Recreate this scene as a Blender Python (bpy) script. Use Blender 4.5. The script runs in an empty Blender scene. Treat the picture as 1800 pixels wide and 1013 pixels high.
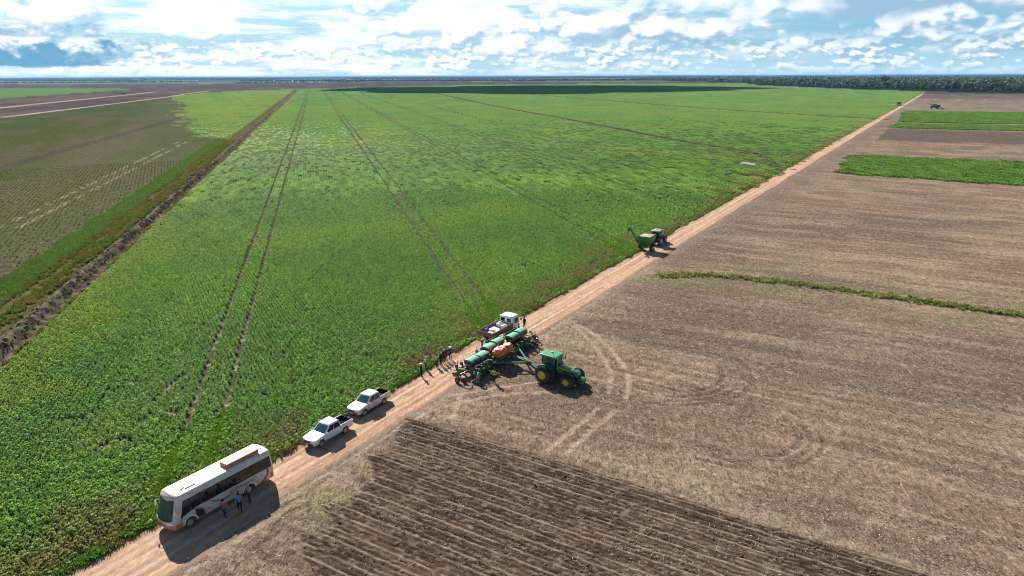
import bpy, bmesh, math, random
import numpy as np
from mathutils import Vector, Matrix, Euler

random.seed(7)
RNG = np.random.default_rng(11)
SC = bpy.context.scene
COL = SC.collection
rad = math.radians

# ------------------------------------------------------------------ camera, sky, sun, exposure
CAM_H = 34.5
PITCH = rad(17.2888)
ROLL = rad(0.19)
cam_data = bpy.data.cameras.new('camera')
cam_data.lens = 24.0
cam_data.sensor_width = 36.0
cam_data.clip_start = 0.5
cam_data.clip_end = 120000.0
cam = bpy.data.objects.new('camera', cam_data)
COL.objects.link(cam)
cam.matrix_world = Matrix.Translation((0, 0, CAM_H)) @ Matrix.Rotation(math.pi / 2 - PITCH, 4, 'X') @ Matrix.Rotation(-ROLL, 4, 'Z')
SC.camera = cam

SUN_AZ = rad(-26.5)       # seen from the camera, left of straight ahead (+Y)
SUN_EL = rad(35.0)
SUN_DIR = Vector((math.sin(SUN_AZ) * math.cos(SUN_EL), math.cos(SUN_AZ) * math.cos(SUN_EL), math.sin(SUN_EL)))
sun_data = bpy.data.lights.new('sun', 'SUN')
sun_data.energy = 5.0
sun_data.angle = rad(0.53)
sun_data.color = (1.0, 0.94, 0.86)
sun = bpy.data.objects.new('sun', sun_data)
sun.rotation_euler = SUN_DIR.to_track_quat('Z', 'Y').to_euler()
sun.location = (0, 0, 200)
COL.objects.link(sun)

SC.view_settings.view_transform = 'Standard'
SC.view_settings.look = 'None'
SC.view_settings.exposure = 1.05
SC.view_settings.gamma = 1.0
SC.view_settings.use_curve_mapping = False
SC.render.engine = 'CYCLES'
SC.cycles.use_denoising = True
SC.cycles.denoiser = 'OPENIMAGEDENOISE'
SC.cycles.denoising_input_passes = 'RGB_ALBEDO_NORMAL'
SC.cycles.denoising_prefilter = 'NONE'
SC.cycles.filter_width = 1.1
SC.cycles.max_bounces = 6
SC.cycles.diffuse_bounces = 2
SC.cycles.glossy_bounces = 3
SC.cycles.transmission_bounces = 4
SC.cycles.volume_bounces = 0
SC.cycles.transparent_max_bounces = 6
SC.cycles.sample_clamp_indirect = 6.0
SC.render.film_transparent = False
SC.cycles.volume_step_rate = 4.0


class NT:
    """small helper round a node tree"""
    def __init__(self, tree):
        self.t = tree
        self.x = 0

    def node(self, kind, **props):
        n = self.t.nodes.new(kind)
        self.x += 40
        n.location = (self.x, 0)
        for k, v in props.items():
            setattr(n, k, v)
        return n

    def put(self, sock, v):
        if isinstance(v, bpy.types.NodeSocket):
            self.t.links.new(v, sock)
        elif v is not None:
            if hasattr(sock, 'default_value'):
                try:
                    sock.default_value = v
                except Exception:
                    if isinstance(v, (int, float)):
                        sock.default_value = (v, v, v)
                    else:
                        sock.default_value = (*v, 1.0)

    def math(self, op, a, b=None, c=None, clamp=False):
        n = self.node('ShaderNodeMath', operation=op, use_clamp=clamp)
        for i, v in enumerate((a, b, c)):
            if v is not None:
                self.put(n.inputs[i], v)
        return n.outputs[0]

    def vmath(self, op, a, b=None, out=0):
        n = self.node('ShaderNodeVectorMath', operation=op)
        self.put(n.inputs[0], a)
        if b is not None:
            self.put(n.inputs[1], b)
        return n.outputs['Value'] if op in ('DOT_PRODUCT', 'LENGTH') else n.outputs[0]

    def noise(self, vec, scale, detail=4, rough=0.5, dist=0.0, out='Fac'):
        n = self.node('ShaderNodeTexNoise')
        n.inputs['Scale'].default_value = scale
        n.inputs['Detail'].default_value = detail
        n.inputs['Roughness'].default_value = rough
        n.inputs['Distortion'].default_value = dist
        if vec is not None:
            self.put(n.inputs['Vector'], vec)
        return n.outputs[out]

    def ramp(self, fac, a, b, c=0.0, d=1.0, smooth=True):
        n = self.node('ShaderNodeMapRange', interpolation_type='SMOOTHSTEP' if smooth else 'LINEAR', clamp=True)
        self.put(n.inputs[0], fac)
        for i, v in enumerate((a, b, c, d)):
            self.put(n.inputs[1 + i], v)
        return n.outputs[0]

    def mix(self, fac, a, b, blend='MIX'):
        n = self.node('ShaderNodeMix', data_type='RGBA', blend_type=blend)
        n.clamp_factor = True
        self.put(n.inputs[0], fac)
        self.put(n.inputs[6], a if not (isinstance(a, tuple) and len(a) == 3) else (*a, 1.0))
        self.put(n.inputs[7], b if not (isinstance(b, tuple) and len(b) == 3) else (*b, 1.0))
        return n.outputs[2]

    def mapping(self, vec, scale=(1, 1, 1), rotz=0.0, loc=(0, 0, 0)):
        n = self.node('ShaderNodeMapping')
        self.put(n.inputs['Vector'], vec)
        n.inputs['Scale'].default_value = scale
        n.inputs['Rotation'].default_value = (0, 0, rotz)
        n.inputs['Location'].default_value = loc
        return n.outputs[0]


# ------------------------------------------------------------------ world: clear blue sky with broken cumulus that piles up towards the horizon
CLOUD = (.33, .30, .25)


def build_world():
    w = bpy.data.worlds.new('World')
    SC.world = w
    w.use_nodes = True
    w.node_tree.nodes.clear()
    T = NT(w.node_tree)
    sky = T.node('ShaderNodeTexSky', sky_type='NISHITA')
    sky.sun_disc = False
    sky.sun_elevation = SUN_EL
    sky.sun_rotation = SUN_AZ
    sky.air_density = 1.0
    sky.dust_density = 0.8
    sky.ozone_density = 1.4
    tc = T.node('ShaderNodeTexCoord')
    d = tc.outputs['Generated']
    sep = T.node('ShaderNodeSeparateXYZ')
    T.put(sep.inputs[0], d)
    z = T.math('MAXIMUM', sep.outputs[2], 0.0)
    sunf = T.vmath('DOT_PRODUCT', d, tuple(SUN_DIR))              # 1 towards the sun
    # clear sky: keep the sky texture, paler towards the horizon
    skyc = T.mix(1.0, sky.outputs[0], (0.80, 1.05, 1.12), 'MULTIPLY')
    skyc = T.mix(T.ramp(z, 0.02, 0.22, 0.75, 0.0), skyc, (1.9, 4.8, 7.6))
    skyc = T.mix(T.ramp(z, 0.0, 0.05, 0.75, 0.0), skyc, (5.6, 8.1, 9.4))

    az = T.math('ARCTAN2', sep.outputs[0], sep.outputs[1])

    def n2d(vec, scale, detail, rough, out='Fac'):
        n = T.node('ShaderNodeTexNoise', noise_dimensions='2D')
        n.inputs['Scale'].default_value = scale
        n.inputs['Detail'].default_value = detail
        n.inputs['Roughness'].default_value = rough
        T.put(n.inputs['Vector'], vec)
        return n.outputs[out]

    def coords(sx, sz, ox=0.0, oz=0.0):
        c = T.node('ShaderNodeCombineXYZ')
        T.put(c.inputs[0], T.math('MULTIPLY_ADD', az, sx, ox))
        T.put(c.inputs[1], T.math('MULTIPLY_ADD', z, sz, oz))
        return c.outputs[0]

    def dens(S, zs, ox, oz, full=True):
        p = coords(S, S * zs, ox, oz)
        cov = n2d(p, .34, 2, .55)
        warp = T.vmath('ADD', p, T.vmath('MULTIPLY', T.vmath('SUBTRACT', n2d(p, 1.7, 1, .5, 'Color'), (.5, .5, .5)), (.55, .45, 0)))
        v = T.node('ShaderNodeTexVoronoi', feature='SMOOTH_F1', voronoi_dimensions='2D')
        v.inputs['Smoothness'].default_value = .45
        v.inputs['Scale'].default_value = 1.15
        v.inputs['Detail'].default_value = 1.0
        v.inputs['Roughness'].default_value = .5
        T.put(v.inputs['Vector'], warp)
        a = T.math('MULTIPLY_ADD', v.outputs['Distance'], -.36, cov)
        return T.math('MULTIPLY_ADD', n2d(p, 3.4, 5 if full else 2, .58), .17, a)

    def layer(S, zs, lo, hi, ox, oz):
        n0 = dens(S, zs, ox, oz)
        n1 = dens(S, zs, ox - .18, oz + .42, False)       # a little nearer the sun, higher up
        return T.ramp(n0, lo, hi), T.ramp(T.math('SUBTRACT', n0, n1), -.13, .10)

    hi_d, hi_l = layer(8.5, 1.9, CLOUD[0], CLOUD[0] + .15, 3.1, 1.7)
    mid_d, mid_l = layer(20.0, 1.9, CLOUD[1], CLOUD[1] + .15, 7.3, 2.2)
    low_d, low_l = layer(46.0, 2.2, CLOUD[2], CLOUD[2] + .18, 1.3, 9.2)
    # where each layer sits: the farther the smaller and the closer to the horizon
    m_hi = T.math('MULTIPLY', T.ramp(z, 0.045, 0.080), T.ramp(z, 0.13, 0.34, 1.0, 0.06))
    m_mid = T.math('MULTIPLY', T.ramp(z, 0.020, 0.040), T.ramp(z, 0.07, 0.12, 1.0, 0.0))
    m_low = T.math('MULTIPLY', T.ramp(z, 0.002, 0.016, 0.25, .9), T.ramp(z, 0.030, 0.055, 1.0, 0.0))
    glow = T.ramp(sunf, 0.62, 0.92)
    white = T.mix(glow, (9.4, 10.2, 10.8), (12.5, 12.4, 12.2))
    grey = T.mix(glow, (3.4, 5.4, 7.2), (5.4, 7.6, 9.4))
    out = skyc
    # thin high veil, denser on the sunny side
    veil = n2d(coords(6.0, 55.0, 2, 5), 1.0, 5, 0.6)
    vm = T.math('MULTIPLY', T.ramp(veil, 0.40, 0.62), T.math('MULTIPLY', T.ramp(sunf, 0.50, 0.86), T.ramp(z, 0.10, 0.28, 0.9, 0.0)))
    out = T.mix(vm, out, (11.0, 11.6, 12.0))
    for dn, lt, mk in ((low_d, low_l, m_low), (mid_d, mid_l, m_mid), (hi_d, hi_l, m_hi)):
        c = T.mix(lt, grey, white)
        out = T.mix(T.math('MULTIPLY', dn, mk), out, c)
    # a dark flat-bottomed cloud bank on the left, bright puffs above it
    rag = T.math('SUBTRACT', n2d(coords(26, 40), 1.0, 5, 0.6), .5)
    side = T.math('MULTIPLY_ADD', rag, .30, az)
    edge = T.math('MULTIPLY_ADD', rag, 0.012, z)
    top = T.math('MULTIPLY_ADD', rag, 0.050, z)
    b1 = T.math('MULTIPLY', T.math('MULTIPLY', T.ramp(edge, 0.0105, 0.0135), T.ramp(top, 0.028, 0.040, 1.0, 0.0)), T.ramp(side, -0.56, -0.44, 1.0, 0.0))
    b2 = T.math('MULTIPLY', T.math('MULTIPLY', T.ramp(edge, 0.040, 0.046), T.ramp(top, 0.048, 0.068, 1.0, 0.0)), T.ramp(side, -0.62, -0.50, .8, 0.0))
    bank = T.math('MULTIPLY', T.math('MAXIMUM', b1, b2), T.ramp(az, -1.2, -0.8, 0.0, 1.0))
    out = T.mix(T.math('MULTIPLY', bank, 0.95), out, (1.4, 4.0, 6.2))
    bg = T.node('ShaderNodeBackground')
    T.put(bg.inputs[0], out)
    bg.inputs[1].default_value = 0.05
    o = T.node('ShaderNodeOutputWorld')
    w.node_tree.links.new(bg.outputs[0], o.inputs[0])
    w.cycles.sampling_method = 'MANUAL'
    w.cycles.sample_map_resolution = 512


build_world()


# ------------------------------------------------------------------ helpers
def tag(o, label=None, cat=None, group=None, kind=None):
    if label:
        o['label'] = label
    if cat:
        o['category'] = cat
    if group:
        o['group'] = group
    if kind:
        o['kind'] = kind
    return o


def lin(r, g, b):
    f = lambda c: (c / 255 / 12.92) if c / 255 <= 0.04045 else ((c / 255 + 0.055) / 1.055) ** 2.4
    return np.array([f(r), f(g), f(b)])


_TAB = np.random.default_rng(5).random(65536).astype(np.float32)


def h2(ix, iy, seed):
    return _TAB[(np.asarray(ix, np.int32) + seed * 57 + ((np.asarray(iy, np.int32) + seed * 131) & 255) * 256) & 65535]


def vnoise(x, y, seed=0):
    x, y = np.broadcast_arrays(np.asarray(x, np.float64), np.asarray(y, np.float64))
    fx0, fy0 = np.floor(x), np.floor(y)
    fx, fy = (x - fx0).astype(np.float32), (y - fy0).astype(np.float32)
    ix = (fx0.astype(np.int64) & 255).astype(np.int32) + seed * 57
    iy = fy0.astype(np.int64).astype(np.int32) + seed * 131
    fx = fx * fx * (3 - 2 * fx)
    fy = fy * fy * (3 - 2 * fy)
    r0, r1 = (iy & 255) << 8, ((iy + 1) & 255) << 8
    x0, x1 = ix & 255, (ix + 1) & 255
    a, b, c, d = _TAB[r0 + x0], _TAB[r0 + x1], _TAB[r1 + x0], _TAB[r1 + x1]
    a = a + (b - a) * fx
    c = c + (d - c) * fx
    return a + (c - a) * fy


def fbm(x, y, oct=4, seed=0, gain=0.5):
    v = 0
    a = 1.0
    s = 0
    for i in range(oct):
        v = v + a * vnoise(x * 2 ** i + 17.3 * i, y * 2 ** i - 9.1 * i, seed + i)
        s += a
        a *= gain
    return v / s


def sstep(a, b, x):
    t = np.clip((x - a) / (b - a), 0, 1)
    return t * t * (3 - 2 * t)


def pdist(X, Y, pts):
    """distance to a polyline and arc length along it"""
    best = np.full(X.shape, 1e9)
    arc = np.zeros(X.shape)
    acc = 0.0
    for (x0, y0), (x1, y1) in zip(pts[:-1], pts[1:]):
        dx, dy = x1 - x0, y1 - y0
        L = math.hypot(dx, dy)
        t = np.clip(((X - x0) * dx + (Y - y0) * dy) / (L * L), 0, 1)
        d = np.hypot(X - x0 - t * dx, Y - y0 - t * dy)
        m = d < best
        best = np.where(m, d, best)
        arc = np.where(m, acc + t * L, arc)
        acc += L
    return best, arc


def smooth_line(pts, n=8):
    P = [np.array(p, float) for p in pts]
    P = [2 * P[0] - P[1]] + P + [2 * P[-1] - P[-2]]
    out = []
    for i in range(1, len(P) - 2):
        for k in range(n):
            t = k / n
            a, b, c, d = P[i - 1:i + 3]
            out.append(tuple(0.5 * (2 * b + (c - a) * t + (2 * a - 5 * b + 4 * c - d) * t * t + (3 * b - a - 3 * c + d) * t ** 3)))
    out.append(tuple(P[-2]))
    return out


def inside(X, Y, poly):
    r = np.zeros(X.shape, bool)
    n = len(poly)
    for i in range(n):
        x0, y0 = poly[i]
        x1, y1 = poly[(i + 1) % n]
        if y0 == y1:
            continue
        c = ((y0 > Y) != (y1 > Y)) & (X < (x1 - x0) * (Y - y0) / (y1 - y0) + x0)
        r ^= c
    return r


def mesh_from(name, V, quads, col=None, mat=None, smooth=True):
    me = bpy.data.meshes.new(name)
    V = np.asarray(V, np.float32)
    Q = np.asarray(quads, np.int32)
    me.vertices.add(len(V))
    me.vertices.foreach_set('co', V.ravel())
    k = Q.shape[1]
    me.loops.add(Q.size)
    me.loops.foreach_set('vertex_index', Q.ravel())
    me.polygons.add(len(Q))
    me.polygons.foreach_set('loop_start', np.arange(0, Q.size, k, dtype=np.int32))
    me.polygons.foreach_set('use_smooth', np.full(len(Q), smooth, bool))
    if col is not None:
        a = me.color_attributes.new('col', 'FLOAT_COLOR', 'POINT')
        c4 = np.ones((len(V), 4), np.float32)
        c4[:, :col.shape[1]] = col
        a.data.foreach_set('color', c4.ravel())
    me.update(calc_edges=True)
    if mat:
        me.materials.append(mat)
    return me


def link(name, me, parent=None):
    o = bpy.data.objects.new(name, me)
    COL.objects.link(o)
    if parent:
        o.parent = parent
    return o


def instancer(name, pts, rot, scl, tint, idx, protos, label, cat=None):
    """one object of uncountable plants / straw: points with instanced small meshes"""
    n = len(pts)
    me = bpy.data.meshes.new(name)
    me.vertices.add(n)
    me.vertices.foreach_set('co', np.asarray(pts, np.float32).ravel())
    for nm, typ, arr, key in (('rot', 'FLOAT_VECTOR', rot, 'vector'), ('scl', 'FLOAT_VECTOR', scl, 'vector'),
                              ('tint', 'FLOAT_VECTOR', tint, 'vector'), ('idx', 'INT', idx, 'value')):
        a = me.attributes.new(nm, typ, 'POINT')
        a.data.foreach_set(key, np.asarray(arr, np.int32 if typ == 'INT' else np.float32).ravel())
    o = link(name, me)
    pc = bpy.data.collections.new(name + '_kinds')
    for i, m in enumerate(protos):
        pc.objects.link(bpy.data.objects.new('%s_kind_%02d' % (name, i), m))
    g = bpy.data.node_groups.new(name + '_scatter', 'GeometryNodeTree')
    g.interface.new_socket('Geometry', in_out='INPUT', socket_type='NodeSocketGeometry')
    g.interface.new_socket('Geometry', in_out='OUTPUT', socket_type='NodeSocketGeometry')
    gi, go = g.nodes.new('NodeGroupInput'), g.nodes.new('NodeGroupOutput')
    ip = g.nodes.new('GeometryNodeInstanceOnPoints')
    ci = g.nodes.new('GeometryNodeCollectionInfo')
    ci.inputs['Collection'].default_value = pc
    ci.inputs['Separate Children'].default_value = True
    ci.inputs['Reset Children'].default_value = True
    ip.inputs['Pick Instance'].default_value = True

    def na(nm, typ):
        a = g.nodes.new('GeometryNodeInputNamedAttribute')
        a.data_type = typ
        a.inputs['Name'].default_value = nm
        return a.outputs['Attribute']
    L = g.links.new
    L(gi.outputs[0], ip.inputs['Points'])
    L(ci.outputs[0], ip.inputs['Instance'])
    L(na('idx', 'INT'), ip.inputs['Instance Index'])
    e2r = g.nodes.new('FunctionNodeEulerToRotation')
    L(na('rot', 'FLOAT_VECTOR'), e2r.inputs[0])
    L(e2r.outputs[0], ip.inputs['Rotation'])
    L(na('scl', 'FLOAT_VECTOR'), ip.inputs['Scale'])
    L(ip.outputs[0], go.inputs[0])
    md = o.modifiers.new('scatter', 'NODES')
    md.node_group = g
    tag(o, label, cat, kind='stuff')
    return o


def new_mat(name):
    m = bpy.data.materials.new(name)
    m.use_nodes = True
    m.node_tree.nodes.clear()
    return m, NT(m.node_tree)


def finish(m, T, color, rough=0.9, normal=None, spec=0.2, metallic=0.0):
    b = T.node('ShaderNodeBsdfPrincipled')
    T.put(b.inputs['Base Color'], color if not (isinstance(color, tuple) and len(color) == 3) else (*color, 1.0))
    T.put(b.inputs['Roughness'], rough)
    b.inputs['Specular IOR Level'].default_value = spec
    T.put(b.inputs['Metallic'], metallic)
    if normal is not None:
        T.put(b.inputs['Normal'], normal)
    o = T.node('ShaderNodeOutputMaterial')
    m.node_tree.links.new(b.outputs[0], o.inputs[0])
    return m


def bump(T, h, strength=0.5, dist=0.1):
    n = T.node('ShaderNodeBump')
    n.inputs['Strength'].default_value = strength
    n.inputs['Distance'].default_value = dist
    T.put(n.inputs['Height'], h)
    return n.outputs[0]
# ------------------------------------------------------------------ layout of the farm, metres, camera above the origin, +Y ahead
ROAD_AZ = rad(32.0)
ROW_AZ = rad(-15.5)
ROAD_U = np.array([math.sin(ROAD_AZ), math.cos(ROAD_AZ)])
ROAD_N = np.array([math.cos(ROAD_AZ), -math.sin(ROAD_AZ)])


def road_sn(X, Y):
    return X * ROAD_U[0] + Y * ROAD_U[1], X * ROAD_N[0] + Y * ROAD_N[1]


def row_rq(X, Y):
    return X * math.sin(ROW_AZ) + Y * math.cos(ROW_AZ), X * math.cos(ROW_AZ) - Y * math.sin(ROW_AZ)


RS = [-200, 17, 25, 31, 38, 54, 70, 90, 122, 180, 300, 490, 980, 1511, 1600]
RL = [-49.2, -49.2, -49.2, -48.9, -48.9, -49.5, -50.0, -49.7, -49.8, -49.8, -49.9, -50.1, -49.8, -50.5, -50.5]
RR = [-42.8, -42.8, -43.1, -43.7, -44.0, -44.4, -44.5, -44.3, -44.6, -44.8, -44.6, -45.0, -46.3, -47.0, -47.0]
ROAD_END = 1535.0


def road_edges(s):
    return np.interp(s, RS, RL), np.interp(s, RS, RR)


FAR_EDGE = [(-3200, 900), (-814, 1616), (-635, 1992), (-214, 2713), (777, 3233), (958, 2750)]     # far end of the crop
OLIVE_EDGE = [(-176, 395), (-176, 409), (-222, 493), (-293, 619), (-376, 813), (-600, 1240), (-683, 1497)]
TRACK_LEFT = [(-300, 120), (-457, 629), (-503, 823), (-618, 1286), (-683, 1497), (-760, 1800)]
TRACK_LEFT2 = [(-500, 540), (-601, 830), (-755, 1377), (-844, 1677)]
WOOD = [(1050, 3300), (854, 2451), (832, 1750), (872, 1545), (890, 1400), (935, 1287), (1250, 1050), (2600, 700), (6500, 2200), (4300, 6800), (900, 5400)]
CLEARING = [(3350, 4250), (3900, 4800), (4900, 4100), (4100, 3400)]
GREEN1 = [(117.5, 250.4), (122, 254), (148, 300), (152, 306), (156, 306), (420, 176), (360, 95)]
GREEN2 = [(293, 528), (383, 685), (760, 560), (640, 390)]
GREEN3 = [(255, 471), (283, 509), (620, 380), (580, 320)]
DARK1 = [(202, 384), (248, 461), (560, 318), (480, 240)]
DRAIN = [(112, 317), (90, 391), (47, 576), (-25, 860), (-147, 1428), (-240, 1790)]
DRAIN2 = [(113, 318), (104, 268), (108, 262)]
FIELD_LINE2 = [(300, 560), (210, 760), (90, 1180), (20, 1420)]
PUDDLE = (96.0, 280.0)
GRASS_STRIP = smooth_line([(26.5, 117.0), (29.5, 118.0), (36.8, 117.8), (49.0, 112.6), (63.6, 103.6), (76.5, 96.1), (95, 84.5), (125, 66)])
TRAMS = [-15.6, -12.2, 20.2, 23.5, 57.5, 60.8, 94.0, 97.3, 131.0, 134.3]
TILL_AZ = rad(120.3)
TILL_O = np.array([-7.08, 62.91])
TILL_T = np.array([math.sin(TILL_AZ), math.cos(TILL_AZ)])
TILL_W = np.array([math.cos(TILL_AZ), -math.sin(TILL_AZ)])     # points towards the camera
WHEEL_TRACKS = [
    smooth_line([(4.6, 86.0), (5.1, 95.0), (6.4, 99.0)]), smooth_line([(5.4, 100.0), (6.3, 96), (9.2, 91.5), (11.0, 84.4), (11.9, 77.0), (11.0, 70.7)]),
    smooth_line([(7.4, 101.0), (7.9, 96), (10.8, 90.5), (13.0, 83.4), (13.9, 75.5), (12.7, 69.3)]),
    smooth_line([(3.5, 58.4), (6.4, 62.6), (9.2, 66.8)]), smooth_line([(5.1, 57.6), (8.0, 62.0), (11.0, 66.3)]),
    smooth_line([(-6.3, 64.7), (-6.1, 68), (-5.6, 71.5)]), smooth_line([(-15, 62.5), (-9, 69.0), (-2, 72.0), (4, 74)]), smooth_line([(-13, 61.5), (-7.5, 67.5), (-1, 70.3), (5, 71)]),
    smooth_line([(-18, 57.5), (-12, 65.8), (-6, 73.5), (1, 84), (8, 95.5), (16, 108)]),
]
TURN_ARCS = []
for (cx, cy, r0, a0, a1) in ((18.5, 77, 9.5, -120, 60), (18.5, 77, 10.6, -125, 66), (18.5, 77, 8.2, -110, 50), (18.5, 77, 7.2, -110, 40),
                             (23.0, 62, 7.0, -110, 70), (23.0, 62, 8.1, -115, 75), (23.0, 62, 5.9, -100, 60), (14.0, 88, 6.5, 20, 130), (14, 88, 7.5, 10, 140),
                             (36, 132, 8, -60, 100), (36, 132, 10, -60, 100), (62, 150, 10, -60, 90), (62, 150, 12, -60, 90)):
    TURN_ARCS.append([(cx + r0 * math.cos(rad(a0 + (a1 - a0) * k / 16)), cy + 0.9 * r0 * math.sin(rad(a0 + (a1 - a0) * k / 16))) for k in range(17)])
for ar in TURN_ARCS[:7]:
    for e, d in ((0, 1), (-1, -1)):
        x, y = ar[e]
        L = 6 + 7 * random.random()
        ext = [(x - TILL_T[0] * L * k / 4 + .12 * k, y - TILL_T[1] * L * k / 4 + .25 * k * k * (-.25 if e == 0 else .1)) for k in range(1, 5)]
        if e == 0:
            ar[:0] = ext[::-1]
        else:
            ar.extend(ext)
TILL_LOOPS = []
for (cx, cy, r0, a0, a1) in ((-14.2, 51.4, 3.2, 70, 260), (-14.2, 51.4, 4.3, 80, 265), (-15.5, 46.5, 3.5, 75, 250), (-15.5, 46.5, 4.7, 80, 255), (-12.8, 56.5, 2.6, 70, 260), (-12.8, 56.5, 3.6, 80, 265), (-16.5, 43.0, 3.4, 70, 240)):
    TURN_ARCS.append([(cx + r0 * math.cos(rad(a0 + (a1 - a0) * k / 16)), cy + r0 * math.sin(rad(a0 + (a1 - a0) * k / 16))) for k in range(17)])
for (cx, cy, r0) in ((-14.8, 52.4, 1.9), (-14.8, 52.4, 2.9), (-17.2, 47.5, 2.6), (-17.2, 47.5, 3.7), (-12.5, 57.5, 2.4)):
    TILL_LOOPS.append([(cx + r0 * math.cos(rad(60 + 190 * k / 12)), cy + r0 * math.sin(rad(60 + 190 * k / 12))) for k in range(13)])
BARE_SPOTS = [(-39.8, 72.6, 0.35, 4.0), (-37.9, 70.5, 0.3, 3.0), (-39.9, 58.8, 0.45, 1.6), (-38.5, 60.0, 0.9, 0.6), (2.0, 124.8, 1.0, 0.9), (4.0, 126.0, 0.8, 0.5), (73.5, 239, 3.2, 1.6), (78.5, 243, 1.6, 1.6),
              (-34, 62.0, 0.9, 0.5), (-36.5, 66.0, 0.9, 0.5), (-20, 82, .6, .5), (-28, 70.0, .5, .5)]


def crop_mask(X, Y):
    """True where the big soya field stands"""
    s, n = road_sn(X, Y)
    nl, nr = road_edges(s)
    r, q = row_rq(X, Y)
    far = np.interp(X, [-900, -814, -635, -214, 300, 777, 900], [1550, 1616, 1992, 2713, 3000, 3233, 2900])
    jag = (fbm(X / 14, Y / 14, 3, 5) - 0.5)
    olx = np.interp(Y, [409, 493, 619, 813, 1240, 1497], [-176, -222, -293, -376, -600, -683]) + jag * 46 * sstep(380, 430, Y)
    left = np.where((Y > 409), X > olx, q > -40.2)
    left &= ~((q < -39.8) & (q > -51) & (Y < 1950)) | (q > -39.8)
    return (n < nl - 0.15) & (Y < far) & left & ~inside(X, Y, WOOD)


def bare_amount(X, Y):
    """0 = full stand of plants, 1 = bare ground (wheel tracks, drain, washed spots)"""
    s, n = road_sn(X, Y)
    nl, nr = road_edges(s)
    r, q = row_rq(X, Y)
    b = np.zeros(X.shape)
    dist = np.hypot(X, Y)
    for t in TRAMS:
        w = 0.17 + 0.16 * (vnoise(r * 0.35, r * 0 + t, 3) - 0.3) + 0.0007 * np.minimum(dist, 600)
        wob = 0.25 * (vnoise(r / 9, r * 0 + t * 3.1, 8) - 0.5)
        k = 1 - sstep(w * 0.8, w * 1.25, np.abs(q + wob - t))
        gap = sstep(0.10, 0.26, vnoise(r * 0.55, r * 0 + t * 1.7, 21))
        b = np.maximum(b, k * gap * (n < nl - 1.0))
    d, _ = pdist(X, Y, DRAIN)
    b = np.maximum(b, 1 - sstep(1.1, 2.2, d + 1.6 * (fbm(X / 5, Y / 5, 3, 31) - 0.5)))
    d, _ = pdist(X, Y, DRAIN2)
    b = np.maximum(b, 1 - sstep(1.2, 3.4, d + 4 * (fbm(X / 5, Y / 5, 3, 33) - 0.5)))
    d = np.hypot((X - PUDDLE[0]) / 6.5, (Y - PUDDLE[1]) / 10.0) + 0.9 * (fbm(X / 5, Y / 5, 3, 35) - 0.5)
    b = np.maximum(b, 1 - sstep(0.7, 1.05, d))
    for (x, y, rx, ry) in BARE_SPOTS:
        d = np.hypot((X - x) / rx, (Y - y) / ry) + 0.8 * (vnoise(X * 1.7, Y * 1.7, 37) - 0.5)
        b = np.maximum(b, 1 - sstep(0.7, 1.1, d))
    # washed streaks beside the road far off
    k = sstep(-34, -4, n - nl + 6) * (s > 190) * sstep(0.66, 0.76, fbm(s / 9, n / 26, 3, 44)) * (s < 620)
    b = np.maximum(b, k)
    return b


def crop_tint(X, Y):
    """leaf colour of the stand: patches of yellow, tired brown by the road, fresh weeds in track mouths (linear)"""
    s, n = road_sn(X, Y)
    nl, nr = road_edges(s)
    r, q = row_rq(X, Y)
    fresh = np.array([0.180, 0.322, 0.070])
    deep = np.array([0.145, 0.275, 0.066])
    yell = np.array([0.300, 0.358, 0.064])
    brown = np.array([0.215, 0.180, 0.070])
    bright = np.array([0.225, 0.360, 0.070])
    w = fbm(X / 22, Y / 22, 4, 51)[..., None]
    c = deep + (fresh - deep) * sstep(0.25, 0.75, w)
    y = sstep(0.55, 0.78, fbm(X / 31 + 4, Y / 46, 4, 61))
    y = np.maximum(y * 0.35, 0.62 * sstep(0.45, 0.8, fbm(X / 6, Y / 6, 3, 67)) * sstep(-14, -34, q) * (q < 0))
    y = y + 0.18 * sstep(0.35, 0.7, fbm(X / 1.3, Y / 1.3, 2, 68))
    y = np.maximum(y, 0.8 * sstep(-30, -41, q) * sstep(0.4, 0.6, fbm(X / 20, Y / 20, 2, 69)))
    y = np.clip(y, 0, 0.60)[..., None]
    c = c + (yell - c) * y
    e = n - nl
    bz = sstep(-9, -1.5, e) * sstep(0.30, 0.62, fbm(X / 4.0, Y / 4.0, 4, 71)) * 0.9
    bz = np.maximum(bz, 0.55 * sstep(-16, -4, e) * sstep(0.5, 0.72, fbm(X / 7, Y / 7, 3, 73)))
    c = c + (brown - c) * (bz * sstep(900, 300, s))[..., None]
    # fresh weeds along the road edge and where the tracks run out
    wv = sstep(-2.2, -0.5, e) * sstep(0.42, 0.6, fbm(X / 2.2, Y / 2.2, 3, 75)) * sstep(260, 120, s)
    for t in TRAMS[:6]:
        wv = np.maximum(wv, sstep(1.3, 0.5, np.abs(q - t) + 0.5 * (vnoise(X, Y, 79) - .5)) * sstep(-13.0, -8.5, e) * (s < 150))
    d = np.hypot(X - 103.5, (Y - 266) / 1.6) + 6 * (fbm(X / 4, Y / 4, 3, 81) - 0.5)
    wv = np.maximum(wv, sstep(7, 4.5, d))
    c = c + (bright - c) * wv[..., None]
    return c * np.array([1.27, 1.22, 1.16])


# ------------------------------------------------------------------ the ground: one continuous sheet, cut into its fields
A3 = lambda *c: np.array(c)
lerp = lambda c, b, k: c + (b - c) * np.clip(k, 0, 1)[..., None]


def flat(n, *c):
    return np.broadcast_to(np.array(c), (n, 3)).copy()


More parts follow.
